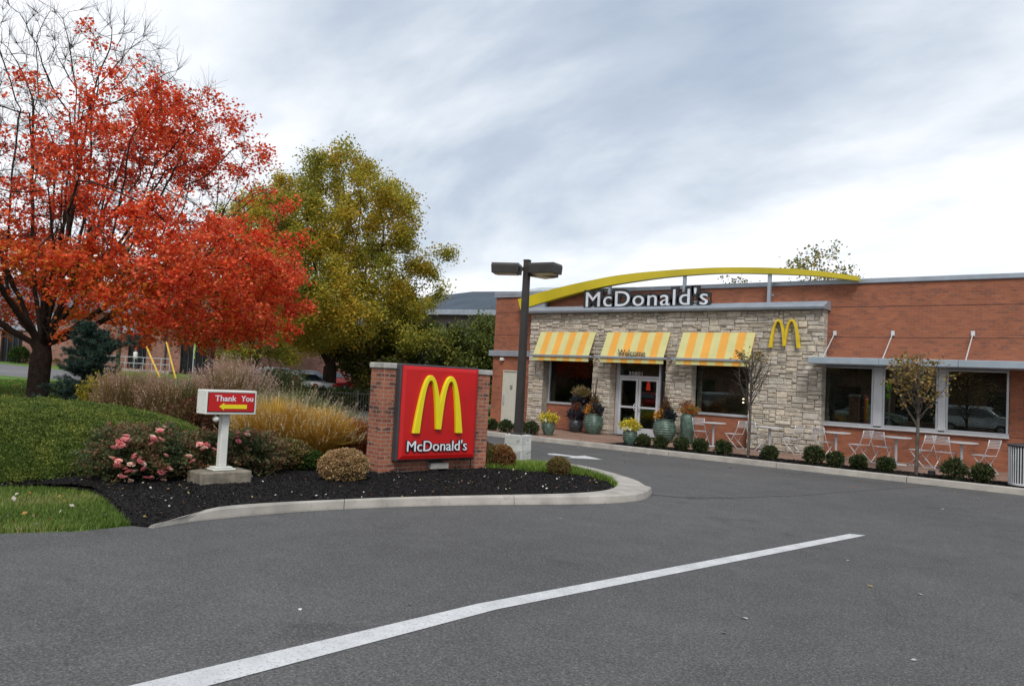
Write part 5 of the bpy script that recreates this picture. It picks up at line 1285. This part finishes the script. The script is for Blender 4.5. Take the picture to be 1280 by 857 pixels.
pot('tall smooth green column planter between the entrance and the right window', XP(858.5, 23.3, .13), 23.3, [(.16, 0), (.19, .1), (.225, .5), (.235, .75), (.215, .88), (.19, .92), (.20, .94), (.17, .93), (.15, .85)], 'green_pot',
    [('flowers', [(.55, .16, .03), (.30, .22, .03), (.5, .12, .05), (.12, .14, .04)], 1100, (.05, 0, 1.06), (.28, .2, .17), .055, 'petal', .8), ('dry_foliage', [(.25, .09, .05), (.3, .16, .08)], 300, (-.05, 0, 1.25), (.22, .15, .18), .07, 'leaf', .3)], seed=7)

# ------------------------------------------------------------------ patio tables and chairs
def make_chair(label):
    t = thing('folding_chair', label, 'chair', (0, 0, 0), 0, 'folding chairs along the restaurant wall')
    w2 = .20; r0 = .011
    for s in (-1, 1):
        # back upright running down to the front foot (curved)
        MB().tube([(-.30, s*w2, .86), (-.25, s*w2, .66), (-.17, s*w2, .46), (-.02, s*w2, .24), (.22, s*w2, .012)], r0, 6).build('frame_rail', M['silver'], t, smooth=True)
        MB().tube([(.20, s*(w2-.03), .445), (.0, s*(w2-.03), .24), (-.26, s*(w2-.03), .012)], r0, 6).build('leg', M['silver'], t, smooth=True)
    b = MB()
    for k in range(6):
        q = k/5; zc = .66+.19*q; xc = -.25-.05*q; b.bbox(xc-.006, xc+.006, -w2, w2, zc-.009, zc+.009, .003)
    b.build('backrest', M['silver'], t)
    b = MB(); b.bbox(-.19, .21, -w2+.01, -w2+.035, .435, .455, .004); b.bbox(-.19, .21, w2-.035, w2-.01, .435, .455, .004)
    for k in range(8): x = -.18+k*.054; b.bbox(x, x+.03, -w2+.036, w2-.036, .442, .456, .003)
    b.build('seat', M['silver'], t)
    MB().tube([(.22, -w2, .014), (.22, w2, .014)], r0, 6).build('stretcher', M['silver'], t); MB().tube([(-.26, -w2+.03, .014), (-.26, w2-.03, .014)], r0, 6).build('stretcher', M['silver'], t)
    return t
def make_table(label):
    t = thing('patio_table', label, 'table', (0, 0, 0), 0, 'round patio tables along the restaurant wall')
    MB().lathe([(.365, .715), (.38, .72), (.38, .738), (.37, .744)], 36).build('tabletop', M['silver'], t)
    MB().lathe([(.036, .026), (.036, .714)], 14).build('pedestal', M['silver'], t, smooth=True)
    b = MB(); b.bbox(-.26, .26, -.26, .26, .002, .024, .008); b.build('base', M['silver'], t)
    return t
c0 = make_chair('x'); tb0 = make_table('x'); cfirst = True; tfirst = True
place = ['under the right awning window', 'against the stone wall beside the bare sapling', 'under the first big window', 'behind the leafy bronze sapling', 'under the third big window']
sets = [(891, 877, 917, 0), (961.5, 946, 988, 1), (1044.5, 1030, 1073, 2), (1119.5, 1103, 1150, 3), (1201.5, 1182, 1230, 4)]
for k, (tx, cl, cr_, _) in enumerate(sets):
    Y = 23.15
    o = tb0 if tfirst else copy_tree(tb0); tfirst = False
    o.location = (XP(tx, Y), Y, .132); o.rotation_euler = (0, 0, R(5*k)); o['label'] = 'small round silver table '+place[k]
    for side, px in (('left', cl), ('right', cr_)):
        o = c0 if cfirst else copy_tree(c0); cfirst = False
        yy = Y-.05 if side == 'left' else Y
        o.location = (XP(px, yy), yy, .132); o.rotation_euler = (0, 0, R((62 if k else 88)+3*k if side == 'left' else 167-5*k))
        o['label'] = 'silver folding chair %s of the table %s' % (side, place[k])
# bin
X = XP(1258.5, 20.25, .13); BN = thing('trash_bin', 'silver vertical slat trash bin with a dark rim at the right edge', 'trash bin', (X+.32, 20.35, .132))
b = MB(); b.lathe([(.27, .06), (.27, .84)], 28); b.build('liner', M['black'], BN)
b = MB()
for k in range(36):
    a = k*6.2832/36; c, s = math.cos(a), math.sin(a); i = len(b.v)
    b.tube([(c*.295, s*.295, .05), (c*.30, s*.30, .45), (c*.305, s*.305, .86)], .013, 6)
b.build('slats', M['silver'], BN)
MB().lathe([(.30, .03), (.315, .035), (.315, .075), (.30, .08)], 28).build('base_ring', M['silver'], BN)
MB().lathe([(.20, .862), (.33, .862), (.345, .885), (.335, .91), (.22, .925), (.20, .92)], 28).build('rim', M['darkframe'], BN, smooth=True)
q = G(1110+4, 592, .13); 
for px, lb in ((1164, 'small black ground floodlight just right of the leafy sapling'), (952, 'small black ground floodlight between the bare sapling and a boxwood')):
    Xf = XP(px, 20.45, .2); t = thing('ground_floodlight', lb, 'floodlight', (Xf, 20.5, .115))
    b = MB(); b.bbox(-.075, .075, -.05, .05, .03, .16, .015); b.build('housing', M['black'], t); MB().tube([(0, 0, -.01), (0, 0, .035)], .015, 6).build('stake', M['black'], t)
    b = MB(); b.bbox(-.06, .06, .051, .056, .045, .145, .002); b.build('lens', M['lens'], t)

# ------------------------------------------------------------------ cars
def make_car(label, paint, loc, rz, kind='sedan'):
    t = thing('parked_car', label, 'car', loc, rz, 'cars in the far parking lot' if loc[1] > 0 else 'cars parked across from the restaurant')
    if kind == 'sedan': prof = [(-2.25, .35), (-2.28, .62), (-2.22, .95), (-1.55, 1.02), (-.95, 1.40), (-.2, 1.46), (.45, 1.40), (1.15, 1.0), (1.95, .86), (2.25, .66), (2.28, .35)]; win = [(-1.42, 1.02), (-.92, 1.35), (-.2, 1.41), (.40, 1.36), (.98, 1.02)]; rear = ((-1.50, 1.045), (-.98, 1.37)); front = ((.50, 1.37), (1.10, 1.03)); Wd = .90
    elif kind == 'beetle': prof = [(-2.05, .38), (-2.10, .62), (-2.0, .92), (-1.65, 1.10), (-1.05, 1.42), (-.3, 1.55), (.4, 1.48), (.95, 1.08), (1.5, .98), (1.95, .75), (2.05, .38)]; win = [(-1.35, 1.08), (-.95, 1.34), (-.3, 1.48), (.32, 1.42), (.80, 1.08)]; rear = ((-1.60, 1.14), (-1.10, 1.40)); front = ((.46, 1.44), (.92, 1.12)); Wd = .90
    else: prof = [(-2.35, .42), (-2.38, .75), (-2.32, 1.10), (-2.18, 1.60), (-1.9, 1.74), (.2, 1.76), (.65, 1.66), (1.3, 1.16), (2.1, 1.05), (2.35, .80), (2.38, .42)]; win = [(-2.05, 1.14), (-1.95, 1.60), (.15, 1.64), (.55, 1.58), (1.05, 1.14)]; rear = ((-2.31, 1.15), (-2.19, 1.58)); front = ((.70, 1.62), (1.26, 1.19)); Wd = .95
    prof = [(p.x, p.y) for p in smooth_line([(x, z) for x, z in prof], 3)]
    zt = max(z for x, z in prof)
    def hw(z): return Wd*(.96 if z < .5 else (1 if z < .95 else 1-.26*(z-.95)/(zt-.95)))
    bd = MB(); ins = [(x*.985, z if z < .5 else z-.0) for x, z in prof]; n = len(prof)
    rings = []
    cz = .7
    for sy, k in ((-1, .90), (-1, 1.0), (1, 1.0), (1, .90)):
        rings.append([((x*(.97 if k < 1 else .99)), sy*(hw(z)-(0 if k < 1 else .05)) if k < 1 else sy*(hw(z)-.05), z if k == 1 else cz+(z-cz)*.96) for x, z in prof])
    bd.loft([rings[0], rings[1], rings[2], rings[3]] if False else [[(x, -hw(z)+.0, cz+(z-cz)*.955) for x, z in prof], [(x, -hw(z)+.06, z) for x, z in prof], [(x, hw(z)-.06, z) for x, z in prof], [(x, hw(z), cz+(z-cz)*.955) for x, z in prof]], True)
    body = bd.build('body', M[paint], t, smooth=False)
    for sy in (-1, 1):
        g = MB(); w2 = [(x, z) for x, z in win]; cxw2 = sum(x for x, z in w2)/len(w2)
        g.loft([[(x, sy*(hw(z)-.005), cz+(z-cz)*.955) for x, z in w2], [(x, sy*(hw(z)+.006), cz+(z-cz)*.955) for x, z in w2]], True); g.build('side_window', M['carglass'], t)
    for (a, b2), nm in ((rear, 'rear_window'), (front, 'windscreen')):
        sg = -1 if nm[0] == 'r' else 1; g = MB(); g.loft([[(a[0]+sg*o2, -hw(a[1])+.12, a[1]+o2*.5), (a[0]+sg*o2, hw(a[1])-.12, a[1]+o2*.5), (b2[0]+sg*o2, hw(b2[1])-.12, b2[1]+o2*.5), (b2[0]+sg*o2, -hw(b2[1])+.12, b2[1]+o2*.5)] for o2 in (-.02, .03)], True); g.build(nm, M['carglass'], t)
    x0 = prof[1][0]; xm = min(x for x, z in prof); xM = max(x for x, z in prof)
    for sy in (-1, 1):
        g = MB(); g.bbox(xm-.012, xm+.10, sy*.72-.16, sy*.72+.16, .74, .92, .02); g.build('tail_light', M['taillight'], t)
        g = MB(); g.bbox(xM-.14, xM+.006, sy*.70-.15, sy*.70+.15, .62, .76, .02); g.build('headlight', M['carwhite'], t)
        g = MB(); g.bbox(.62, .80, sy*(Wd+.08)-.08, sy*(Wd+.08)+.08, .98, 1.10, .02); g.build('mirror', M[paint], t)
        for wx in (-1.38, 1.38):
            w0 = MB().lathe([(.20, -.11), (.31, -.11), (.335, -.07), (.335, .07), (.31, .11), (.20, .11)], 20); wo = w0.build('wheel', M['rubber'], t, smooth=False, loc=(wx, sy*(Wd-.10), .335)); wo.rotation_euler = (R(90), 0, 0)
            MB().lathe([(.03, -.125), (.19, -.118), (.205, -.10), (.205, .10), (.19, .118), (.03, .125)], 16).build('rim', M['carsilver'], wo)
    g = MB(); g.bbox(xm-.03, xm+.05, -.80, .80, .34, .56, .03); g.build('bumper', M['black' if kind != 'beetle' else paint], t)
    g = MB(); g.bbox(xm-.04, xm-.031, -.26, .26, .58, .70, .003); g.build('number_plate', M['carwhite'], t)
    return t
def gpt(px, dep): p = DP(px, dep); return (p.x, p.y, terr(p.x)+.012)
ve = math.degrees(math.atan2(e2[1], e2[0]))   # looking direction
make_car('red rounded hatchback parked behind the black fence by the forked trunk', 'carred', gpt(428, 53), R(ve+90-38), 'beetle')
make_car('dark grey sedan seen from behind, left of the forked trunk', 'cardark', gpt(376, 50), R(ve+90-42), 'sedan')
make_car('silver sedan partly hidden by plumes, leftmost parked car', 'carsilver', gpt(341, 52), R(ve+90-42), 'sedan')
make_car('white sedan at the right, seen between the brick pier and the red hatchback', 'carwhite', gpt(466, 56), R(ve+90-42), 'sedan')
make_car('white and red sedan low behind the green shrub, nearest of the parked cars', 'carwhite', gpt(368, 43), R(ve+90-30), 'sedan')

# ------------------------------------------------------------------ black picket fence
def picket_fence(P0, P1, h, label, mat='bronze', gap=.115):
    d = P1-P0; L = d.length; t = thing('picket_fence', label, 'fence', (P0.x, P0.y, P0.z), math.atan2(d.y, d.x))
    r2 = MB(); r2.bbox(0, L, -.015, .015, h-.10, h-.06, .005); r2.bbox(0, L, -.015, .015, .12, .16, .005); r2.build('rail', M[mat], t)
    pk = MB(); x = .06
    while x < L: pk.box(x-.011, x+.011, -.011, .011, .04, h-.02); x += gap
    pk.build('pickets', M[mat], t)
    x = 0
    while x <= L+.01: MB().bbox(x-.045, x+.045, -.045, .045, 0, h+.06, .01).build('fence_post', M[mat], t); x += L/max(1, round(L/2.0))
    return t
fa = Vector((-26.2, 24.4, 0)); fb = Vector((-29.6, 18.6, .05)); fa2 = GT(500, 520)
picket_fence(Vector((fa2.x, fa2.y, 0)), GT(392, 514), .98, 'black metal picket fence along the driveway behind the golden grass')
picket_fence(GT(448, 491.5), GT(428, 490), .42, 'low white picket rail in front of the red hatchback', 'white', .22)
for px, yy, hh_, lb in ((429.5, 492, 1.0, 'thin dark wooden stake left of the white picket rail'), (449.5, 494, 1.05, 'thin dark wooden stake right of the white picket rail')):
    p = GT(px, yy); t = MB().bbox(-.05, .05, -.05, .05, 0, hh_, .01).build('wooden_stake', M['bronze'], None); t.location = p; tagit(t, lb, 'stake')

# ------------------------------------------------------------------ shops across the street
O2 = Vector((-72.1, 25.1)); sang = math.atan2(11, 10.1)
SB = thing('brick_shops', 'long brick shop building across the street with grey roof, grey awnings and dark doorways', 'shop building', (O2.x, O2.y, 1.15), sang)
uS = Vector((math.cos(sang), math.sin(sang)))
def SS(x, y):
    s, z = solve_on(x, y, Vector((O2.x, O2.y, 0)), uS); return s, z-1.15
mb = MB(); op = [SS(x, 440)[0] for x in (160, 183, 226, 262)]
hl = [(op[0], op[1], .05, 3.0), (op[2], op[3], -.3, 3.2)]
s20, s30 = SS(0, 440)[0], SS(27, 440)[0]; hl.append((s20, s30, .05, 2.6)); XE = SS(478, 440)[0]
wall_boxes(mb, -30, XE, -1.6, 4.6, 0, .4, hl); mb.box(-30, XE, 9.6, 10, -1.6, 4.6); mb.box(-30, -29.6, .4, 9.6, -1.6, 4.6); mb.box(XE-.4, XE, .4, 9.6, -1.6, 4.6)
mb.build('wall', M['brick_far'], SB)
mb = MB(); mb.loft([[(x, -.5, 4.6), (x, 10.5, 4.6), (x, 10.5, 4.75), (x, 5, 7.4), (x, -.5, 4.75)] for x in (-30.5, XE+.5)], True); mb.build('roof', M['roof_grey'], SB)
for a, b2, c, d in hl: MB().box(a, b2, .30, .36, c, d).build('shop_glass', M['darkvoid'], SB)
mull = simple('dark_mullion', (.05, .05, .055), .5)
for a, b2, c, d in hl:
    mb = MB(); k = a; mb.bbox(a, b2, .215, .225, d-.12, d, .003)
    while k < b2+.1: mb.bbox(k-.04, k+.04, .226, .29, c, d, .01); k += (b2-a)/4
    mb.build('shop_frame', mull, SB)
for a, b2 in ((op[0]-.6, op[1]+.1), (op[2]-.4, op[3]+1.2)):
    mb = MB(); mb.loft([[(x, -.02, 4.0), (x, -1.3, 3.05), (x, -1.3, 2.98), (x, -.02, 3.9)] for x in (a, b2)], True); mb.build('awning', M['carsilver'], SB)
g1_, g2_ = SS(20, 420)[0], SS(70, 420)[0]
mb = MB(); mb.bbox(g1_-3, g2_, -.15, -.003, 2.7, 4.59, .02); mb.build('fascia', M['coping'], SB)
p1 = SS(207, 440)[0]; mb = MB(); mb.tube([(p1, -.1, .0), (p1, -.1, 4.5)], .08, 8); mb.build('downpipe', M['darkframe'], SB)
a, b2 = SS(146, 450)[0], SS(222, 450)[0]; mb = MB(); mb.bbox(a, b2, -2.4, -.003, -1.3, .0, .02); mb.build('raised_terrace', M['kerb'], SB)
HR = thing('handrail', 'grey metal handrail on the raised terrace of the brick shops', 'handrail', (O2.x, O2.y, 1.15), sang)
mb = MB()
for z in (.5, 1.0): mb.tube([(a, -2.3, z), (b2, -2.3, z)], .035, 6)
mb.build('rail', M['alu'], HR)
k = a
while k <= b2+.01: MB().tube([(k, -2.3, .0), (k, -2.3, 1.03)], .035, 6).build('post', M['alu'], HR); k += (b2-a)/7
# a person standing at the shop door (tiny)
def person(label, loc, rz, top, bottom):
    t = thing('person', label, 'person', loc, rz)
    import bmesh
    me = bpy.data.meshes.new('body'); J = [(0, 0, .93), (0, 0, 1.18), (0, 0, 1.40), (0, 0, 1.50), (0, .01, 1.66), (.17, 0, 1.38), (.24, .02, 1.12), (.22, .12, .90), (-.17, 0, 1.38), (-.24, .02, 1.12), (-.22, .10, .88), (.10, 0, .88), (.11, .03, .50), (.11, 0, .08), (.11, .14, .04), (-.10, 0, .88), (-.11, 0, .50), (-.12, -.03, .08), (-.12, .11, .04)]
    E_ = [(0, 1), (1, 2), (2, 3), (3, 4), (2, 5), (5, 6), (6, 7), (2, 8), (8, 9), (9, 10), (0, 11), (11, 12), (12, 13), (13, 14), (0, 15), (15, 16), (16, 17), (17, 18)]
    rad = [.15, .14, .15, .055, .105, .065, .05, .035, .065, .05, .035, .095, .07, .05, .04, .095, .07, .05, .04]
    me.from_pydata(J, E_, []); o = bpy.data.objects.new('body', me); COL.objects.link(o); o.parent = t
    sk = o.modifiers.new('skin', 'SKIN')
    for i, v in enumerate(me.skin_vertices[0].data): v.radius = (rad[i], rad[i]*.85); v.use_root = (i == 0)
    o.modifiers.new('sub', 'SUBSURF').levels = 1
    me.materials.append(M[bottom])
    sh2 = MB(); sh2.loft([[(math.cos(k*.524)*.185*s, math.sin(k*.524)*.15*s, z) for k in range(12)] for z, s in ((.86, .95), (1.0, .95), (1.2, .95), (1.38, 1.05), (1.46, .5))], True); sh2.build('shirt', M[top], t, smooth=True)
    hr = MB(); hr.loft([[(math.cos(k*.628)*.115*s, .01+math.sin(k*.628)*.12*s, z) for k in range(10)] for z, s in ((1.64, .98), (1.72, 1.0), (1.78, .7), (1.80, .2))], True); hr.build('hat', M['carred'], t, smooth=True)
    hd = MB(); hd.loft([[(math.cos(k*.628)*.10*s, .01+math.sin(k*.628)*.115*s, z) for k in range(10)] for z, s in ((1.50, .5), (1.54, .85), (1.62, 1.03), (1.70, .98), (1.74, .7))], True); hd.build('head', M['skin'], t, smooth=True)
    return t
s_, _ = SS(176, 445); pp = O2+uS*s_; nS = Vector((uS.y, -uS.x))
person('distant person in a white top and red cap standing at the shop doorway', (pp.x+nS.x*1.4, pp.y+nS.y*1.4, 1.152), sang, 'white', 'darkframe')

# far building with the blue metal roof, left of the restaurant
p = DP(600, 74); RB = thing('blue_roofed_building', 'grey building with a big blue grey metal roof behind the left end of the restaurant', 'building', (p.x, p.y, 0), R(12))
q0, z_e = 0, 8.1
mb = MB(); mb.box(-16, 26, 0, 16, -.5, 7.9); mb.build('wall', simple('taupe_wall', (.22, .19, .17), .8), RB)
mb = MB(); mb.loft([[(-17, -1, z_e), (27, -1, z_e), (27, 17, z_e), (-17, 17, z_e)], [(-17, -1, z_e+.25), (27, -1, z_e+.25), (27, 17, z_e+.25), (-17, 17, z_e+.25)], [(-5, 6.5, 11.0), (20, 6.5, 11.0), (20, 9.5, 11.0), (-5, 9.5, 11.0)]]); mb.build('roof', M['roof_blue'], RB)
mb = MB(); mb.bbox(-17.2, 27.2, -1.25, -1.003, z_e-.3, z_e+.2, .03); mb.build('gutter', M['coping'], RB)
mb = MB(); mb.loft([[(0, 3.6, 10.15), (12, 3.6, 10.15), (13, 6.0, 11.15), (3, 6.0, 11.15)], [(0, 3.5, 10.3), (12, 3.5, 10.3), (13, 5.9, 11.3), (3, 5.9, 11.3)]]); mb.build('skylight_panel', M['membrane'], RB)
mb = MB()
for k in range(8): mb.bbox(-14+k*5, -12+k*5, -.06, -.002, 5.0, 7.0, .02)
mb.build('window', M['darkvoid'], RB)

# street furniture far away
def pole(name, label, cat, px, dep, h, r0, mat, rz=0): 
    p = DP(px, dep); t = thing(name, label, cat, (p.x, p.y, terr(p.x)), rz); MB().tube([(0, 0, 0), (0, 0, h)], [r0, r0*.75], 10).build('pole', M[mat], t, smooth=True); return t
t = pole('utility_pole', 'pale wooden utility pole rising through the maple leaves', 'utility pole', 146, 60, 19, .17, 'wood')
MB().box(-1.2, 1.2, -.06, .06, 18.1, 18.25).build('crossarm', M['wood'], t)
p = DP(262.5, 40); t = thing('street_lamp', 'dark street light pole standing behind the white sign box', 'street lamp', (p.x, p.y, terr(p.x)), 0)
MB().bbox(-.11, .11, -.11, .11, 0, 6.6, .02).build('pole', M['bronze'], t); MB().bbox(.11, .9, -.2, .2, 6.35, 6.58, .02).build('lamp_head', M['bronze'], t)
p = GT(240, 475); t = thing('crossing_sign', 'fluorescent yellow green crossing sign on a grey post by the far street', 'road sign', tuple(p), R(ve+90-66))
MB().tube([(0, 0, 0), (0, 0, 2.6)], .045, 8).build('post', M['alu'], t)
MB().prism([(0, 1.75), (.42, 2.17), (0, 2.59), (-.42, 2.17)], -.062, -.047).build('sign_plate', M['signgreen'], t)
MB().prism([(-.22, 1.55), (.22, 1.55), (.22, 1.74), (-.22, 1.74)], -.062, -.047).build('lower_plate', M['signgreen'], t)
up_ = DP(146, 60)
for (x0, y0), (x1, y1), lb in (((193, 456), (183, 433), 'left one of the two yellow guy wire guards across the street'), ((219, 470), (208, 427), 'right, longer one of the two yellow guy wire guards across the street')):
    a = DP(x0, 56); rz_ = ray(x0, y0); a = Vector((rz_.x*56, rz_.y*56, H+rz_.z*56)); rb = ray(x1, y1); b2 = Vector((rb.x*56.8, rb.y*56.8, H+rb.z*56.8))
    d = (b2-a); a2 = a-d.normalized()*max(0, (a.z-terr(a.x))/max(.2, d.normalized().z))
    t = thing('guy_wire', lb, 'guy wire', tuple(a2)); MB().tube([(0, 0, 0), tuple(b2-a2)], .065, 8).build('yellow_guard', M['warnyellow'], t); MB().tube([tuple(b2-a2), tuple(b2-a2+d.normalized()*6)], .015, 4).build('cable', M['darkframe'], t)
for px, lb in ((40, 'left one of two short dark bollards across the street'), (47, 'right one of two short dark bollards across the street')):
    p = GT(px+4, 454); t = thing('bollard', lb, 'bollard', (p.x, p.y, p.z), 0, 'bollards across the street'); MB().bbox(-.22, .22, -.22, .22, 0, .95, .03).build('body', M['darkframe'], t); MB().bbox(-.25, .25, -.25, .25, .951, 1.02, .02).build('cap', M['darkframe'], t)
p = GT(23, 454); blob('round_shrub', 'round green shrub across the street left of the maple trunk', 'shrub', tuple(p), .75, 1.35, 5000, .12, [(.03, .06, .01), (.06, .10, .02)], [1, 1], 140, mat='leaf')
p = GT(75, 456); blob('low_hedge', 'low yellowish hedge across the street right of the maple trunk', 'shrub', tuple(p), 1.5, .75, 5000, .12, [(.13, .12, .02), (.20, .17, .03), (.08, .10, .02)], [1, 1, 1], 141, mat='leaf')

# ------------------------------------------------------------------ what the windows mirror: the shops, cars and sign behind the photographer
GB = thing('green_roofed_shops', 'brick shops with a green metal roof across the lot, mirrored in the restaurant windows', 'shop building', (-24, -16, 0), 0)
mb = MB(); mb.box(-40, 34, -12, 0, -.2, 4.2); mb.build('wall', M['brick_far'], GB)
mb = MB(); mb.loft([[(x, -13, 4.2), (x, 1.5, 4.2), (x, 1.5, 4.4), (x, -6, 7.8), (x, -13, 4.4)] for x in (-41, 35)], True); mb.build('roof', M['roof_green'], GB)
mb = MB()
for k in range(12): mb.bbox(-38+6*k, -34.5+6*k, .002, .06, .4, 2.8, .02)
mb.build('window', M['darkvoid'], GB)
make_car('white tall car parked behind the photographer, mirrored in the middle big window', 'carwhite', (-7.5, -8.5, .012), R(5), 'suv')
make_car('silver car parked behind the photographer, mirrored in the left big window', 'carsilver', (-14.0, -8.5, .012), R(-4), 'sedan')
make_car('white car parked behind the photographer, mirrored in the right awning window', 'carwhite', (-24.0, -8.5, .012), R(3), 'suv')
make_car('red car parked behind the photographer, mirrored in the entrance doors', 'carred', (-31.0, -8.5, .012), R(183), 'sedan')
for X, Yq, lb, rz in ((-33.5, -5.5, 'yellow green crossing sign behind the photographer, mirrored in the left window', 0), (-11.8, -4.0, 'yellow green sign behind the photographer, mirrored in the first big window', R(55))):
    t = thing('crossing_sign', lb, 'road sign', (X, Yq, 0), rz); MB().tube([(0, -.06, 0), (0, -.06, 3.2)], .045, 8).build('post', M['alu'], t)
    MB().prism([(0, 2.3), (.45, 2.75), (0, 3.2), (-.45, 2.75)], 0, .015).build('sign_plate', M['signgreen'], t); MB().prism([(-.3, 1.98), (.3, 1.98), (.3, 2.26), (-.3, 2.26)], 0, .015).build('lower_plate', M['signgreen'], t)
